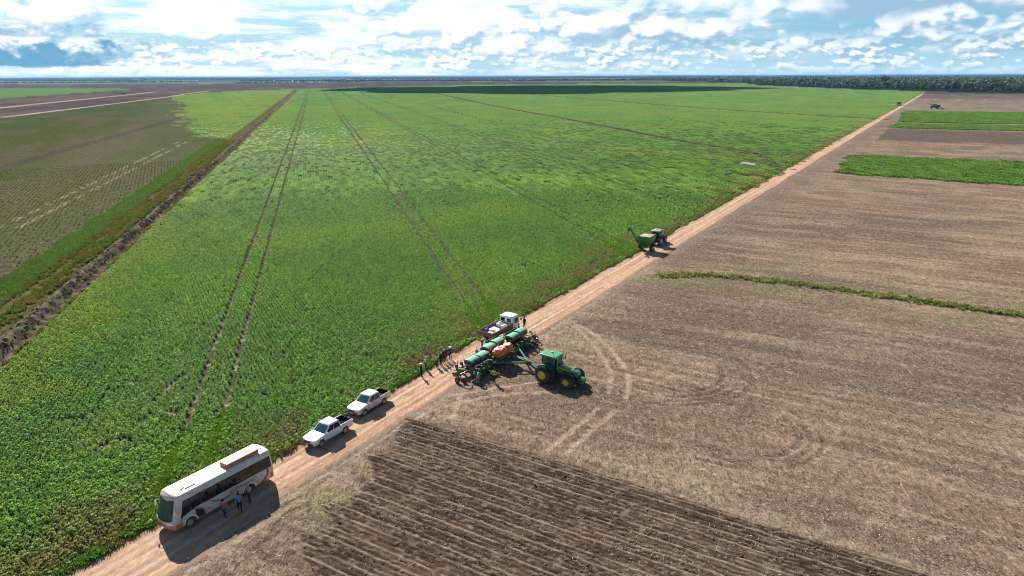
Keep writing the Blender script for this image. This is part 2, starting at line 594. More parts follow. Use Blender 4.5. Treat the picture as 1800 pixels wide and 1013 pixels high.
def near_line(X, Y, line, reach):
    """indices of points within the bounding box of a line, to keep the painting quick"""
    xs, ys = [p[0] for p in line], [p[1] for p in line]
    return np.nonzero((X > min(xs) - reach) & (X < max(xs) + reach) & (Y > min(ys) - reach) & (Y < max(ys) + reach))[0]


def col_plain(X, Y):
    big = fbm(X / 40, Y / 40, 3, 101)
    col = lerp(flat(len(X), .070, .052, .052), A3(.100, .078, .070), sstep(.4, .7, big))
    far = Y > np.interp(X, [-2702, -1441, -1296, -979, 990, 3000], [3768, 3200, 3700, 4700, 4150, 4000])
    farn = fbm(X / 900 + 3, Y / 700, 3, 105)
    fcol = np.where((farn > 0.52)[..., None], A3(.115, .19, .06), A3(.085, .065, .06))
    col = np.where(far[..., None], fcol, col)
    band = (Y > 4700) & (X > -1500) & (X < 1500) & (Y < 7500)
    col = np.where(band[..., None], A3(.12, .2, .065), col)
    tx = np.interp(Y, [p[1] for p in TRACK_LEFT], [p[0] for p in TRACK_LEFT])
    leftp = (X < tx) & (Y < 1800)
    col = lerp(col, lerp(flat(len(X), .075, .055, .050), A3(.11, .085, .07), sstep(.4, .62, fbm(X / 60, Y / 200, 3, 107))), leftp * 1.0)
    fg = inside(X, Y, [(-700, 900), (-877, 1216), (-963, 1584), (-1061, 1983), (-1283, 2297), (-1700, 2300), (-2400, 1800)])
    col = lerp(col, A3(.10, .19, .05), fg * .85)
    wood = inside(X, Y, WOOD)
    s, n = road_sn(X, Y)
    nl, nr = road_edges(s)
    spur = (np.abs(s - ROAD_END - 12 - .22 * (n + 48)) < 9) & (n > nl) & (n < nl + 110)
    col = np.where((spur & ~wood)[..., None], A3(.33, .25, .19), col)
    col = np.where(wood[..., None], A3(.030, .045, .020), col)
    return np.where(inside(X, Y, CLEARING)[..., None], A3(.13, .20, .06), col), np.zeros(len(X))


def col_stubble(X, Y):
    s, n = road_sn(X, Y)
    nl, nr = road_edges(s)
    R = np.hypot(X, Y)
    big = fbm(X / 40, Y / 40, 3, 101)
    med = fbm(X / 6, Y / 6, 3, 103)
    t = (X * TILL_T[0] + Y * TILL_T[1])
    w = (X * TILL_W[0] + Y * TILL_W[1])
    streak = fbm(w / 1.0, t / 22, 4, 111, .6)
    streak2 = fbm(w / 7, t / 60, 3, 113)
    sc = lerp(flat(len(X), .160, .108, .077), A3(.290, .210, .146), sstep(.35, .72, streak * 0.6 + streak2 * 0.4 + (med - .5) * .35))
    sc = lerp(sc, A3(.095, .072, .057), sstep(.50, .66, streak2 * .55 + big * .45) * .7)
    sc = lerp(sc, A3(.285, .218, .150), sstep(.54, .70, fbm(w / 3.2 + 40, t / 14, 4, 115)) * .55)
    grn = fbm(X / 5, Y / 5, 3, 117)
    dgs, _ = pdist(X, Y, GRASS_STRIP[::6])
    sc = lerp(sc, A3(.12, .14, .045), sstep(14, 4, dgs) * sstep(.48, .66, grn) * .55)
    sc = lerp(sc, A3(.17, .165, .065), sstep(.50, .64, grn) * sstep(9, 2, np.hypot(X + 16.8, Y - 51.5)) * .55)
    zz = np.zeros(len(X))
    mk = np.ones(len(X))
    for ar in TURN_ARCS:
        i = near_line(X, Y, ar, 1.0)
        d, a = pdist(X[i], Y[i], ar)
        k = (1 - sstep(.18, .42, d + .25 * (vnoise(X[i], Y[i], 119) - .5))) * sstep(.3, .6, vnoise(a / 2.2, a * 0, 121))
        sc[i] = lerp(sc[i], A3(.075, .056, .043), k * .52)
        zz[i] -= k * .05
    for tr in WHEEL_TRACKS:
        i = near_line(X, Y, tr, 1.0)
        d, a = pdist(X[i], Y[i], tr)
        k = (1 - sstep(.16, .46, d + .2 * (vnoise(X[i] * 2, Y[i] * 2, 123) - .5))) * sstep(.0, .22, vnoise(a / 2.0, a * 0, 125))
        sc[i] = lerp(sc[i], A3(.34, .252, .185), k * .80)
        mk[i] = np.minimum(mk[i], 1 - .85 * k)
        zz[i] -= k * .04
    e = n - nr
    rut = sstep(.5, .8, fbm(s / 30, n / .45, 3, 127))
    sc = lerp(sc, A3(.30, .225, .165), sstep(4.2, .2, e + 2.0 * (fbm(s / 10, n / 2, 3, 129) - .5)) * (.35 + .5 * rut))
    sc = lerp(sc, A3(.165, .125, .10), sstep(15, 2, e) * (s < 700) * (s > 120) * .5)
    sc = lerp(sc, A3(.085, .066, .064), inside(X, Y, DARK1) * (.9 + .3 * (streak - .5)))
    for G in (GREEN1, GREEN2, GREEN3):
        sc = lerp(sc, A3(.065, .14, .02), inside(X, Y, G) * 1.0)
    sc = lerp(sc, A3(.075, .058, .056), sstep(1150, 1260, s) * .7)
    sc = lerp(sc, A3(.19, .155, .13), (s > 700) * (s < 1150) * .5)
    sc = lerp(sc, A3(.085, .075, .055), sstep(6, 2, np.abs(s - 800 - .10 * (n + 45))) * .7 * (n > 60))
    near = sstep(420, 140, R)
    zz += near * ((fbm(w / .55, t / 1.3, 3, 171) - .5) * .10 + (streak - .5) * .08)
    zz += near * sstep(.2, 2.5, e) * (fbm(X / .5, Y / .5, 2, 172) - .5) * .06
    zz -= rut * sstep(4, .5, e) * .05
    mk = np.minimum(mk, 1 - .6 * sstep(3.0, .3, e))
    return np.concatenate([sc, mk[:, None]], 1), zz


def col_crop(X, Y):
    R = np.hypot(X, Y)
    r, q = row_rq(X, Y)
    ba = bare_amount(X, Y)
    leaf = crop_tint(X, Y)
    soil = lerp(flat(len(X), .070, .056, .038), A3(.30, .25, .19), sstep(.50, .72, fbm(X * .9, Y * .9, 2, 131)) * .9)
    soil = lerp(soil, A3(.075, .062, .042), sstep(62, 130, R) * .85)  # farther off, shade in the narrow track gaps is put into the soil colour
    under = lerp(flat(len(X), .075, .092, .038), leaf * A3(.45, .47, .53), sstep(140, 420, R))  # far floor: leaf colour darkened to include the plants' own shade
    lr = fbm(X / 26, Y / 26, 2, 133)
    under = lerp(under, under * 1.25, sstep(.45, .65, lr) * sstep(600, 900, R) * .5)
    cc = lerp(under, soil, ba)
    pd = np.hypot((X - PUDDLE[0]) / 3.2, (Y - PUDDLE[1]) / 6.0) + .5 * (fbm(X / 3, Y / 3, 3, 135) - .5)
    cc = lerp(cc, A3(.33, .27, .235), 1 - sstep(.8, 1.0, pd))
    d, _ = pdist(X, Y, FIELD_LINE2)
    cc = lerp(cc, A3(.075, .062, .035), (1 - sstep(1.0, 2.4, d)) * .85)
    d, _ = pdist(X, Y, DRAIN)
    cc = lerp(cc, A3(.085, .062, .046), (1 - sstep(1.3, 2.6, d)) * .9)
    cc = lerp(cc, A3(.120, .175, .038), sstep(.58, .72, fbm(q / 34, r / 420, 3, 137)) * sstep(420, 800, R) * .45)
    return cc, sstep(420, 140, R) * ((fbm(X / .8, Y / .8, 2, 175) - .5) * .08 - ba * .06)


def col_olive(X, Y):
    R = np.hypot(X, Y)
    r, q = row_rq(X, Y)
    med = fbm(X / 6, Y / 6, 3, 103)
    ca, sa = math.cos(rad(-26.5)), math.sin(rad(-26.5))
    oq, orr = X * ca - Y * sa, X * sa + Y * ca
    oc = flat(len(X), .060, .072, .024)
    oc = lerp(oc, A3(.084, .076, .042), sstep(.45, .70, fbm(orr / 70, oq / 16, 4, 139)))
    oc = lerp(oc, A3(.045, .070, .018), sstep(.5, .7, fbm(X / 60, Y / 60, 3, 141)) * .7)
    dr = fbm(X / 46 + 7, Y / 70, 3, 143)
    dry = sstep(58, 18, np.abs(pdist(X, Y, [(-100, 150), (-180, 360), (-330, 720), (-560, 1180)])[0]) + 40 * (dr - .5))
    oc = lerp(oc, A3(.130, .115, .080), dry * .28)
    oc = lerp(oc, A3(.060, .050, .044), sstep(5.5, 2.0, np.abs(pdist(X, Y, [(-200, 260), (-275, 557), (-330, 760)])[0]) + 3 * (med - .5)) * .6)
    for off in (0, 4.5):
        d, a = pdist(X, Y, [(-123 + off, 161), (-184 + off, 384)])
        oc = lerp(oc, A3(.24, .21, .165), (1 - sstep(.35, .9, d)) * sstep(.35, .6, vnoise(a / 3, a * 0 + off, 145)) * .8)
    mg = lerp(flat(len(X), .085, .095, .022), A3(.105, .080, .040), sstep(.42, .62, fbm(q / .9, r / 16, 3, 147)))
    mg = lerp(mg, A3(.06, .050, .030), sstep(.55, .72, fbm(q / .6, r / 30, 3, 149)) * .7)
    gs = lerp(flat(len(X), .085, .140, .035), A3(.11, .165, .04), sstep(.4, .6, med))
    jq = q + 1.6 * (fbm(X / 6, Y / 6, 3, 151) - .5)
    oc = np.where((jq > -56.2)[..., None], gs, oc)
    oc = np.where((jq > -50.8)[..., None], mg, oc)
    oc = lerp(oc, A3(.105, .082, .064), sstep(-45.2, -44.0, jq) * (q < -39))
    oc = lerp(oc, A3(.13, .105, .085), sstep(.5, .68, fbm(X / 1.6, Y / 1.6, 3, 153)) * sstep(-44.6, -43.6, jq) * .6 * sstep(420, 200, R))
    return oc, sstep(420, 140, R) * (fbm(X / .9, Y / .9, 2, 179) - .5) * .08


def col_road(X, Y):
    s, n = road_sn(X, Y)
    nl, nr = road_edges(s)
    f = (n - nl) / (nr - nl)
    rc = lerp(flat(len(X), .42, .255, .158), A3(.52, .350, .238), sstep(.3, .7, fbm(s / 22, n / .30, 4, 161)))
    rc = lerp(rc, A3(.37, .225, .140), sstep(.16, .0, f + .12 * (fbm(s / 6, n, 3, 163) - .5)) * .8)
    rc = lerp(rc, A3(.33, .22, .15), sstep(.84, 1.0, f + .25 * (fbm(s / 5, n / .7, 3, 165) - .5)) * .75)
    rc = lerp(rc, A3(.31, .20, .135), sstep(.54, .66, fbm(s / 18, n / .22, 3, 167)) * .6)
    rc = lerp(rc, A3(.60, .45, .35), sstep(.1, .04, np.abs(f - .30)) * .35 + sstep(.1, .04, np.abs(f - .66)) * .35)
    near = sstep(420, 140, np.hypot(X, Y))
    return rc, near * (-.03 + (fbm(s / 9, n / .35, 2, 173) - .5) * .05 + (sstep(.10, .0, f) + sstep(.92, 1., f)) * .07)


def ground_colours(X, Y):
    shp = X.shape
    X, Y = X.ravel(), Y.ravel()
    s, n = road_sn(X, Y)
    nl, nr = road_edges(s)
    r, q = row_rq(X, Y)
    wood = inside(X, Y, WOOD)
    tx = np.interp(Y, [p[1] for p in TRACK_LEFT], [p[0] for p in TRACK_LEFT])
    cm = crop_mask(X, Y)
    cls = np.zeros(len(X), np.int8)            # 0 plain farmland, 1 crop field, 2 dirt road, 3 stubble field, 4 olive field
    cls[(n > nr) & (s < ROAD_END + 20) & ~wood] = 3
    cls[cm] = 1
    cls[(n < nl) & ~cm & (X > tx) & (Y < 1700) & (q < -39)] = 4
    rd = (n > nl) & (n < nr) & (s < ROAD_END)
    cls[rd & (n > (nl + nr) / 2)] = 3
    cls[rd & (n <= (nl + nr) / 2)] = 1
    cls[wood] = 0
    col = np.ones((len(X), 4))
    zz = np.empty(len(X))
    for c, fn in enumerate((col_plain, col_crop, col_road, col_stubble, col_olive)):
        m = cls == c
        if m.any():
            c_, zz[m] = fn(X[m], Y[m])
            col[m, :c_.shape[1]] = c_
    zz[rd] = -.10
    i = np.nonzero((np.abs(q + 42.3) < 3.0) & (Y < 2000) & (n < nl - 8))[0]
    zz[i] = -.45
    return col.reshape(shp + (4,)), cls.reshape(shp), zz.reshape(shp)


def till_depth_under(X, Y):
    """the tilled plot is a sheet of its own; push the stubble under it"""
    t = (X - TILL_O[0]) * TILL_T[0] + (Y - TILL_O[1]) * TILL_T[1]
    w = (X - TILL_O[0]) * TILL_W[0] + (Y - TILL_O[1]) * TILL_W[1]
    return t, w


def till_weight(t, w):
    """0 outside, 1 well inside the tilled plot"""
    jag = 2.0 * (fbm(w / 1.6, t / 5 + 3.3, 3, 181) - .5)
    left = sstep(-1.6, 1.4, t + 4.6 - .33 * np.maximum(w, 0) + jag * 2.6)
    top = sstep(0.0, 0.35, w + .5 * (fbm(t / 2.5, t * 0, 3, 183) - .5))
    return left * top


SOIL = .86


def soil_material(name, nscale, bumps, rough=0.95, extra=None, amp=0.5):
    m, T = new_mat(name)
    tc = T.node('ShaderNodeTexCoord')
    P = tc.outputs['Object']
    a = T.node('ShaderNodeAttribute', attribute_name='col')
    T.attr = a
    c = a.outputs['Color']
    n1 = T.noise(P, nscale, 6, 0.62)
    n2 = T.noise(P, nscale * 7.0, 3, 0.6)
    k = T.math('MULTIPLY', T.ramp(n1, .28, .72, 1 - amp, 1 + amp, False), T.ramp(n2, .25, .75, 1 - amp * .7, 1 + amp * .7, False))
    kk = T.node('ShaderNodeCombineXYZ')
    for i in range(3):
        T.put(kk.inputs[i], k)
    c = T.mix(1.0, c, kk.outputs[0], 'MULTIPLY')
    c = T.mix(1.0, c, (SOIL, SOIL, SOIL), 'MULTIPLY')
    h = T.math('MULTIPLY_ADD', n2, .35, n1)
    if extra:
        c, h = extra(T, P, c, h)
    return finish(m, T, c, rough, bump(T, h, *bumps), 0.0)


def crop_extra(T, P, c, h):
    # speckle of far foliage where single plants can no longer be told apart
    far = T.ramp(T.vmath('LENGTH', P), 380.0, 640.0)
    sp = T.noise(T.mapping(P, (1, 1, 1), -ROW_AZ), .9, 3, .7)
    sp2 = T.noise(T.mapping(P, (1.0, .22, 1), ROW_AZ), .55, 3, .6)
    k = T.math('MULTIPLY', T.ramp(sp, .3, .7, .55, 1.45, False), T.ramp(sp2, .3, .7, .75, 1.25, False))
    kk = T.node('ShaderNodeCombineXYZ')
    for i in range(3):
        T.put(kk.inputs[i], k)
    c2 = T.mix(1.0, c, kk.outputs[0], 'MULTIPLY')
    return T.mix(far, c, c2), T.math('MULTIPLY_ADD', T.math('MULTIPLY', sp, far), 2.0, h)


def olive_extra(T, P, c, h):
    # sown lines: thin pale gaps between rows, in two directions of travel
    q = T.mapping(P, (1, 1, 1), rad(-26.3))
    sp = T.node('ShaderNodeSeparateXYZ')
    T.put(sp.inputs[0], q)
    wob = T.math('MULTIPLY_ADD', T.noise(P, .06, 2), 1.2, sp.outputs[0])
    wv = T.math('SINE', T.math('MULTIPLY', wob, 2 * math.pi / 1.15))
    brk = T.ramp(T.noise(P, .55, 3, .6), .40, .58)
    dryb = T.ramp(T.noise(P, .018, 3), .42, .60, .25, 1.0)
    rq = T.mapping(P, (1, 1, 1), ROW_AZ)
    s2 = T.node('ShaderNodeSeparateXYZ')
    T.put(s2.inputs[0], rq)
    olive = T.ramp(s2.outputs[0], -57.5, -56.5, 1.0, 0.0)
    ln = T.math('MULTIPLY', T.math('MULTIPLY', T.ramp(wv, .45, .95), brk), T.math('MULTIPLY', dryb, olive))
    ln = T.math('MULTIPLY', ln, T.ramp(T.vmath('LENGTH', P), 150.0, 420.0, .5, .12))
    c = T.mix(ln, c, (.24, .21, .165))
    return c, h


def road_extra(T, P, c, h):
    q = T.mapping(P, (1, .05, 1), ROAD_AZ)
    n = T.noise(q, 5.0, 4, .6)
    k = T.ramp(n, .3, .7, .86, 1.14, False)
    kk = T.node('ShaderNodeCombineXYZ')
    for i in range(3):
        T.put(kk.inputs[i], k)
    st = T.ramp(T.noise(P, 6.0, 2, .5), .64, .74)
    c = T.mix(1.0, c, kk.outputs[0], 'MULTIPLY')
    c = T.mix(T.math('MULTIPLY', st, .35), c, (.20, .13, .085))
    return c, T.math('MULTIPLY_ADD', n, .8, h)


def stubble_extra(T, P, c, h):
    # chopped straw lying along the lines of travel
    msk = T.attr.outputs['Alpha']
    q = T.mapping(P, (1, .30, 1), TILL_AZ)
    n = T.noise(q, 4.2, 5, .72, .4)
    n2 = T.noise(P, 3.1, 4, .75, 1.2)
    c = T.mix(T.math('MULTIPLY', T.ramp(n2, .56, .66), .65), c, (.46, .385, .29))
    n3 = T.noise(T.mapping(P, (1, .45, 1), TILL_AZ, (5, 2, 0)), 1.5, 6, .75, .6)
    c = T.mix(T.math('MULTIPLY', T.math('MULTIPLY', T.ramp(n, .50, .63), msk), .78), c, (.048, .033, .024))
    c = T.mix(T.math('MULTIPLY', T.math('MULTIPLY', T.ramp(n3, .51, .67), msk), .52), c, (.075, .052, .037))
    c = T.mix(T.math('MULTIPLY', T.ramp(n3, .46, .35), .40), c, (.37, .285, .205))
    return c, T.math('MULTIPLY_ADD', n, 1.0, h)


def build_ground():
    NR, NC = 820, 1150
    az = np.linspace(rad(-54), rad(54), NC)
    inv = np.linspace(1 / 33.0, 0.0, NR)
    inv[-1] = 1 / 40000.0
    k = inv < 1 / 40000.0
    inv[k] = 1 / 40000.0
    rr = 1 / inv
    # equal steps on the picture near the foot, none wasted
    RR_, AZ_ = np.meshgrid(rr, az, indexing='ij')
    X, Y = RR_ * np.sin(AZ_), RR_ * np.cos(AZ_)
    col, cls, zz = ground_colours(X, Y)
    t, w = till_depth_under(X, Y)
    tw = till_weight(t, w)
    zz -= tw * .16 * ((t < 64) & (w < 37))
    V = np.stack([X, Y, zz], -1).reshape(-1, 3)
    C = col.reshape(-1, 4)
    I = np.arange(NR * NC).reshape(NR, NC)
    Q = np.stack([I[:-1, :-1], I[:-1, 1:], I[1:, 1:], I[1:, :-1]], -1).reshape(-1, 4)[:, ::-1]
    fc = cls.reshape(-1)[Q[:, 1]]
    mats = {
        0: ('ground', soil_material('farmland_soil', .05, (.3, .3), amp=.25), 'bare reddish plain of distant ploughed fields'),
        1: ('crop_field', soil_material('crop_floor', .8, (.6, .12), extra=crop_extra, amp=.3), 'wide green soya field left of the dirt road'),
        3: ('stubble_field', soil_material('stubble_soil', 1.1, (.8, .10), extra=stubble_extra, amp=.38), 'brown stubble field right of the dirt road'),
        4: ('olive_field', soil_material('olive_soil', .5, (.7, .15), extra=olive_extra, amp=.4), 'olive sparse field and grass margin left of the ditch'),
    }
    for c, (nm, mt, lb) in mats.items():
        q = Q[fc == c]
        u, iv = np.unique(q, return_inverse=True)
        me = mesh_from(nm, V[u], iv.reshape(q.shape), C[u], mt)
        tag(link(nm, me), lb, kind='structure')
    # the rest of the plain behind and beside the camera, coarse
    az2 = np.linspace(rad(54), rad(306), 120)
    rr2 = np.concatenate([[33.0], np.geomspace(40, 40000, 60)])
    R2, A2 = np.meshgrid(rr2, az2, indexing='ij')
    X2, Y2 = R2 * np.sin(A2), R2 * np.cos(A2)
    c2, _, _ = ground_colours(X2, Y2)
    V2 = np.stack([X2, Y2, 0 * X2], -1).reshape(-1, 3)
    I = np.arange(V2.shape[0]).reshape(X2.shape)
    Q2 = np.stack([I[:-1, :-1], I[:-1, 1:], I[1:, 1:], I[1:, :-1]], -1).reshape(-1, 4)[:, ::-1]
    tag(link('ground', mesh_from('ground_behind', V2, Q2, c2.reshape(-1, 4), mats[0][1])), 'plain behind the camera', kind='structure')
    # foot of the camera
    azc = np.linspace(0, 2 * math.pi, 97)
    rc = np.linspace(0.01, 33.0, 24)
    R3, A3 = np.meshgrid(rc, azc, indexing='ij')
    X3, Y3 = R3 * np.sin(A3), R3 * np.cos(A3)
    c3, _, _ = ground_colours(X3, Y3)
    V3 = np.stack([X3, Y3, 0 * X3 - .01], -1).reshape(-1, 3)
    I = np.arange(V3.shape[0]).reshape(X3.shape)
    Q3 = np.stack([I[:-1, :-1], I[:-1, 1:], I[1:, 1:], I[1:, :-1]], -1).reshape(-1, 4)[:, ::-1]
    tag(link('ground', mesh_from('ground_below', V3, Q3, c3.reshape(-1, 4), mats[0][1])), 'ground just below the camera', kind='structure')
    # tilled plot: furrows as real ridges on a grid that follows them
    tt = np.arange(-9.0, 66.0, .22)
    ww = np.arange(-.3, 37.0, .075)
    T_, W_ = np.meshgrid(tt, ww, indexing='ij')
    X4 = TILL_O[0] + T_ * TILL_T[0] + W_ * TILL_W[0]
    Y4 = TILL_O[1] + T_ * TILL_T[1] + W_ * TILL_W[1]
    wt = till_weight(T_, W_)
    wob = W_ + .16 * (fbm(T_ / 6, W_ / 3, 2, 191) - .5)
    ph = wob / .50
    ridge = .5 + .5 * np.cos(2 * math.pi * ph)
    strip = np.round(ph)
    k = h2(strip, strip * 0, 193)
    pale = ((strip % 5 == 1) | (strip % 5 == 3)).astype(float) * sstep(.1, .4, vnoise(T_ / 9, strip * 1.7, 195) + .35 * (k - .5) + .15)
    pale = np.maximum(pale, (k > .80) * .55 * vnoise(T_ / 4, strip * 2.1, 209))
    pale = np.maximum(pale, .32 * vnoise(T_ / 3, strip * 4.7, 215))
    pale = pale * sstep(.15, .5, vnoise(T_ / .8, strip * 5.1, 211) * .6 + .4 * vnoise(T_ / 4, strip * 1.3, 213))
    clod = fbm(T_ / .35, W_ / .3, 3, 197)
    rough = fbm(T_ / .16, W_ / .14, 2, 205)
    zt = .02 + wt * (.055 * ridge * (.4 + 1.2 * vnoise(T_ / .9, strip * 3.3, 207)) + .11 * (clod - .5) + .07 * (rough - .5) + .04 * pale * ridge) - (1 - wt) * .20
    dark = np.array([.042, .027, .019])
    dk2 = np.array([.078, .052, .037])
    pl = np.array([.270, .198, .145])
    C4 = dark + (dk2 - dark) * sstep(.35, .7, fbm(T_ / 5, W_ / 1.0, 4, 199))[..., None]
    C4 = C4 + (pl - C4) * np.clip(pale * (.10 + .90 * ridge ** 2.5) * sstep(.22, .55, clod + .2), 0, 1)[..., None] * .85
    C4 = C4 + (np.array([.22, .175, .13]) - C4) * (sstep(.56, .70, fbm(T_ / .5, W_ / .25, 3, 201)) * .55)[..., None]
    base = ground_colours(X4, Y4)[0][..., :3]
    C4 = base + (C4 - base) * sstep(.3, .9, wt)[..., None]
    for lp in TILL_LOOPS:
        d, a = pdist(X4, Y4, lp)
        on = (1 - sstep(.14, .4, d)) * sstep(.2, .5, vnoise(a, a * 0, 203)) * .6
        C4 = C4 + (np.array([.28, .22, .165]) - C4) * on[..., None]
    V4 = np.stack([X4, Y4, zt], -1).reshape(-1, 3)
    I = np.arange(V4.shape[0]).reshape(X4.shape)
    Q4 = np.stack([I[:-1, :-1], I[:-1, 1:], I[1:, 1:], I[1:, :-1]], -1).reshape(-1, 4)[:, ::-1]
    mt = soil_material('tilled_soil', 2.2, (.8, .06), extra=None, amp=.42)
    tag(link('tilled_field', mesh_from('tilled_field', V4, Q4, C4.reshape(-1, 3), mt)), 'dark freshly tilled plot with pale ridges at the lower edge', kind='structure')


build_ground()


def strip(name, P, sect, colour, mat, label):
    """a band laid along a line: P (k,2) points, sect offsets to the right of travel, colour(X, Y, off, arc) -> (rgb, z)"""
    P = np.asarray(P, float)
    D = np.gradient(P, axis=0)
    D /= np.linalg.norm(D, axis=1, keepdims=True)
    N_ = np.stack([D[:, 1], -D[:, 0]], -1)
    off = sect if getattr(sect, 'ndim', 1) == 2 else np.broadcast_to(np.asarray(sect), (len(P), len(sect)))
    X = P[:, None, 0] + N_[:, None, 0] * off
    Y = P[:, None, 1] + N_[:, None, 1] * off
    arc = np.broadcast_to(np.concatenate([[0], np.cumsum(np.linalg.norm(np.diff(P, axis=0), axis=1))])[:, None], X.shape)
    c, z = colour(X.ravel(), Y.ravel(), off.ravel(), arc.ravel())
    V = np.stack([X.ravel(), Y.ravel(), z], -1)
    I = np.arange(V.shape[0]).reshape(X.shape)
    Q = np.stack([I[:-1, :-1], I[:-1, 1:], I[1:, 1:], I[1:, :-1]], -1).reshape(-1, 4)
    me = mesh_from(name, V, Q, c, mat)
    return tag(link(name, me), label, kind='structure')


def resample(line, f):
    """points along a line, spacing f(distance from the camera)"""
    L = np.array(line, float)
    seg = np.linalg.norm(np.diff(L, axis=0), axis=1)
    cum = np.concatenate([[0], np.cumsum(seg)])
    out, a = [], 0.0
    while a < cum[-1]:
        p = np.array([np.interp(a, cum, L[:, 0]), np.interp(a, cum, L[:, 1])])
        out.append(p)
        a += f(math.hypot(*p))
    return np.array(out)


def build_strips():
    step = lambda R: max(.35, R * R / 14000)
    # the road
    line = [tuple(s * ROAD_U) for s in (-60, ROAD_END)]
    P = resample(line, step)
    s, _ = road_sn(P[:, 0], P[:, 1])
    nl, nr = road_edges(s)
    R = np.hypot(P[:, 0], P[:, 1])
    nl = nl + .55 * (fbm(s / 3.0, s * 0, 4, 221) - .5)
    nr = nr + 1.0 * (fbm(s / 4.0, s * 0 + 7, 4, 223) - .5)
    u = np.concatenate([[-.10], np.linspace(0, 1, 31), [1.14]])
    sect = nl[:, None] + (nr - nl)[:, None] * u[None, :]

    def rc(X, Y, off, arc):
        c, z = col_road(X, Y)
        R = np.hypot(X, Y)
        uu = np.tile(u, len(P))
        z = z + .045 + .12 * sstep(90, 260, R) - (.16 + .16 * sstep(90, 260, R)) * ((uu < -.001) | (uu > 1.001))
        c = lerp(c, A3(.22, .155, .112), sstep(.93, 1.08, uu + .10 * (fbm(X / .8, Y / .8, 3, 230) - .5)) * .8)
        s, n = road_sn(X, Y)
        for f0, k in ((.24, 1.0), (.40, .6), (.62, .8), (.78, 1.0)):
            rut = np.exp(-((uu - f0 - .05 * (fbm(s / 14, s * 0 + f0 * 9, 3, 225) - .5)) / .035) ** 2) * k * sstep(.25, .5, fbm(s / 12, s * 0 + f0 * 31, 3, 227))
            z = z - rut * .05 * sstep(300, 100, R)
            c = lerp(c, A3(.33, .205, .135), rut * .55)
        pot = sstep(.66, .74, fbm(s / .9, n / .6, 3, 229))
        z = z - pot * .035
        return lerp(c, A3(.30, .19, .125), pot * .45), z
    strip('dirt_road', P, sect, rc, soil_material('road_earth', 1.3, (.45, .05), extra=road_extra, amp=.18), 'straight pale reddish dirt road running to the wood')
    # the ditch with its bank of dug soil
    q0 = -42.3
    line = [(r * math.sin(ROW_AZ) + q0 * math.cos(ROW_AZ), r * math.cos(ROW_AZ) - q0 * math.sin(ROW_AZ)) for r in (52, 2060)]
    P = resample(line, lambda R: max(.40, R * R / 30000))
    sect = np.linspace(-3.2, 3.2, 26)

    def dc(X, Y, off, arc):
        R = np.hypot(X, Y)
        lump = fbm(X / 1.1, Y / 1.1, 4, 231, .6)
        big = fbm(arc / 7, arc * 0, 3, 233)
        wv = off + .8 * (big - .5)
        z = np.exp(-((wv + 1.0) / .8) ** 2) * (.25 + .55 * lump) - np.exp(-((wv - .8) / .75) ** 2) * .50 + .10 * (lump - .5)
        edge = sstep(3.1, 2.2, np.abs(off))
        z = (z * sstep(1500, 500, R)) * edge - (1 - edge) * .30 + .06 * edge
        c = lerp(flat(len(X), .085, .062, .046), A3(.170, .127, .095), sstep(.42, .66, lump))
        c = lerp(c, A3(.060, .046, .036), sstep(.55, .35, lump) * .8)
        c = lerp(c, A3(.10, .13, .04), sstep(.60, .70, fbm(X / 2.4, Y / 2.4, 3, 235)) * .8)
        c = lerp(c, A3(.115, .135, .045), sstep(1.7, 2.6, np.abs(off) + .8 * (lump - .5)))
        return c, z
    strip('ditch', P, sect, dc, soil_material('ditch_soil', 1.4, (.7, .12), amp=.35), 'long ditch with a rough dark bank of dug soil')
    # drains, far tracks
    mt = soil_material('track_soil', .4, (.3, .1), amp=.25)

    def band(name, line, w, rgb, label, zz=.10, edge=.35, follow=None):
        P = resample(smooth_line(line, 6), lambda R: max(1.5, R * R / 60000))
        sect = np.linspace(-w, w, 9)

        def cc(X, Y, off, arc):
            wob = 1 + edge * (fbm(arc / 9, arc * 0 + off, 3, 241) - .5)
            return lerp(flat(len(X), *rgb), np.array(rgb) * .65, sstep(.4, .65, fbm(X / 3, Y / 3, 3, 243))), zz - .6 * (np.abs(off) > .99 * w)
        P = P + np.stack([.9 * (fbm(P[:, 0] / 11, P[:, 1] / 11, 3, 245) - .5), 0 * P[:, 0]], -1)
        strip(name, P, sect, cc, mt, label)
    band('drain', DRAIN, 1.8, (.082, .060, .044), 'dark drain cut straight through the crop', .30)
    band('drain', [(108, 316), (94, 322), (76, 340)], 1.2, (.115, .085, .06), 'short side branch of the drain', .30)
    band('field_track', FIELD_LINE2, 1.1, (.085, .070, .04), 'faint dark line through the far crop', .30)
    band('field_track', TRACK_LEFT[1:], 5.0, (.36, .30, .265), 'pale dirt track along the olive field', .12)
    band('field_track', TRACK_LEFT2, 9.0, (.31, .26, .235), 'broad pale track across the ploughed land', .12)


build_strips()


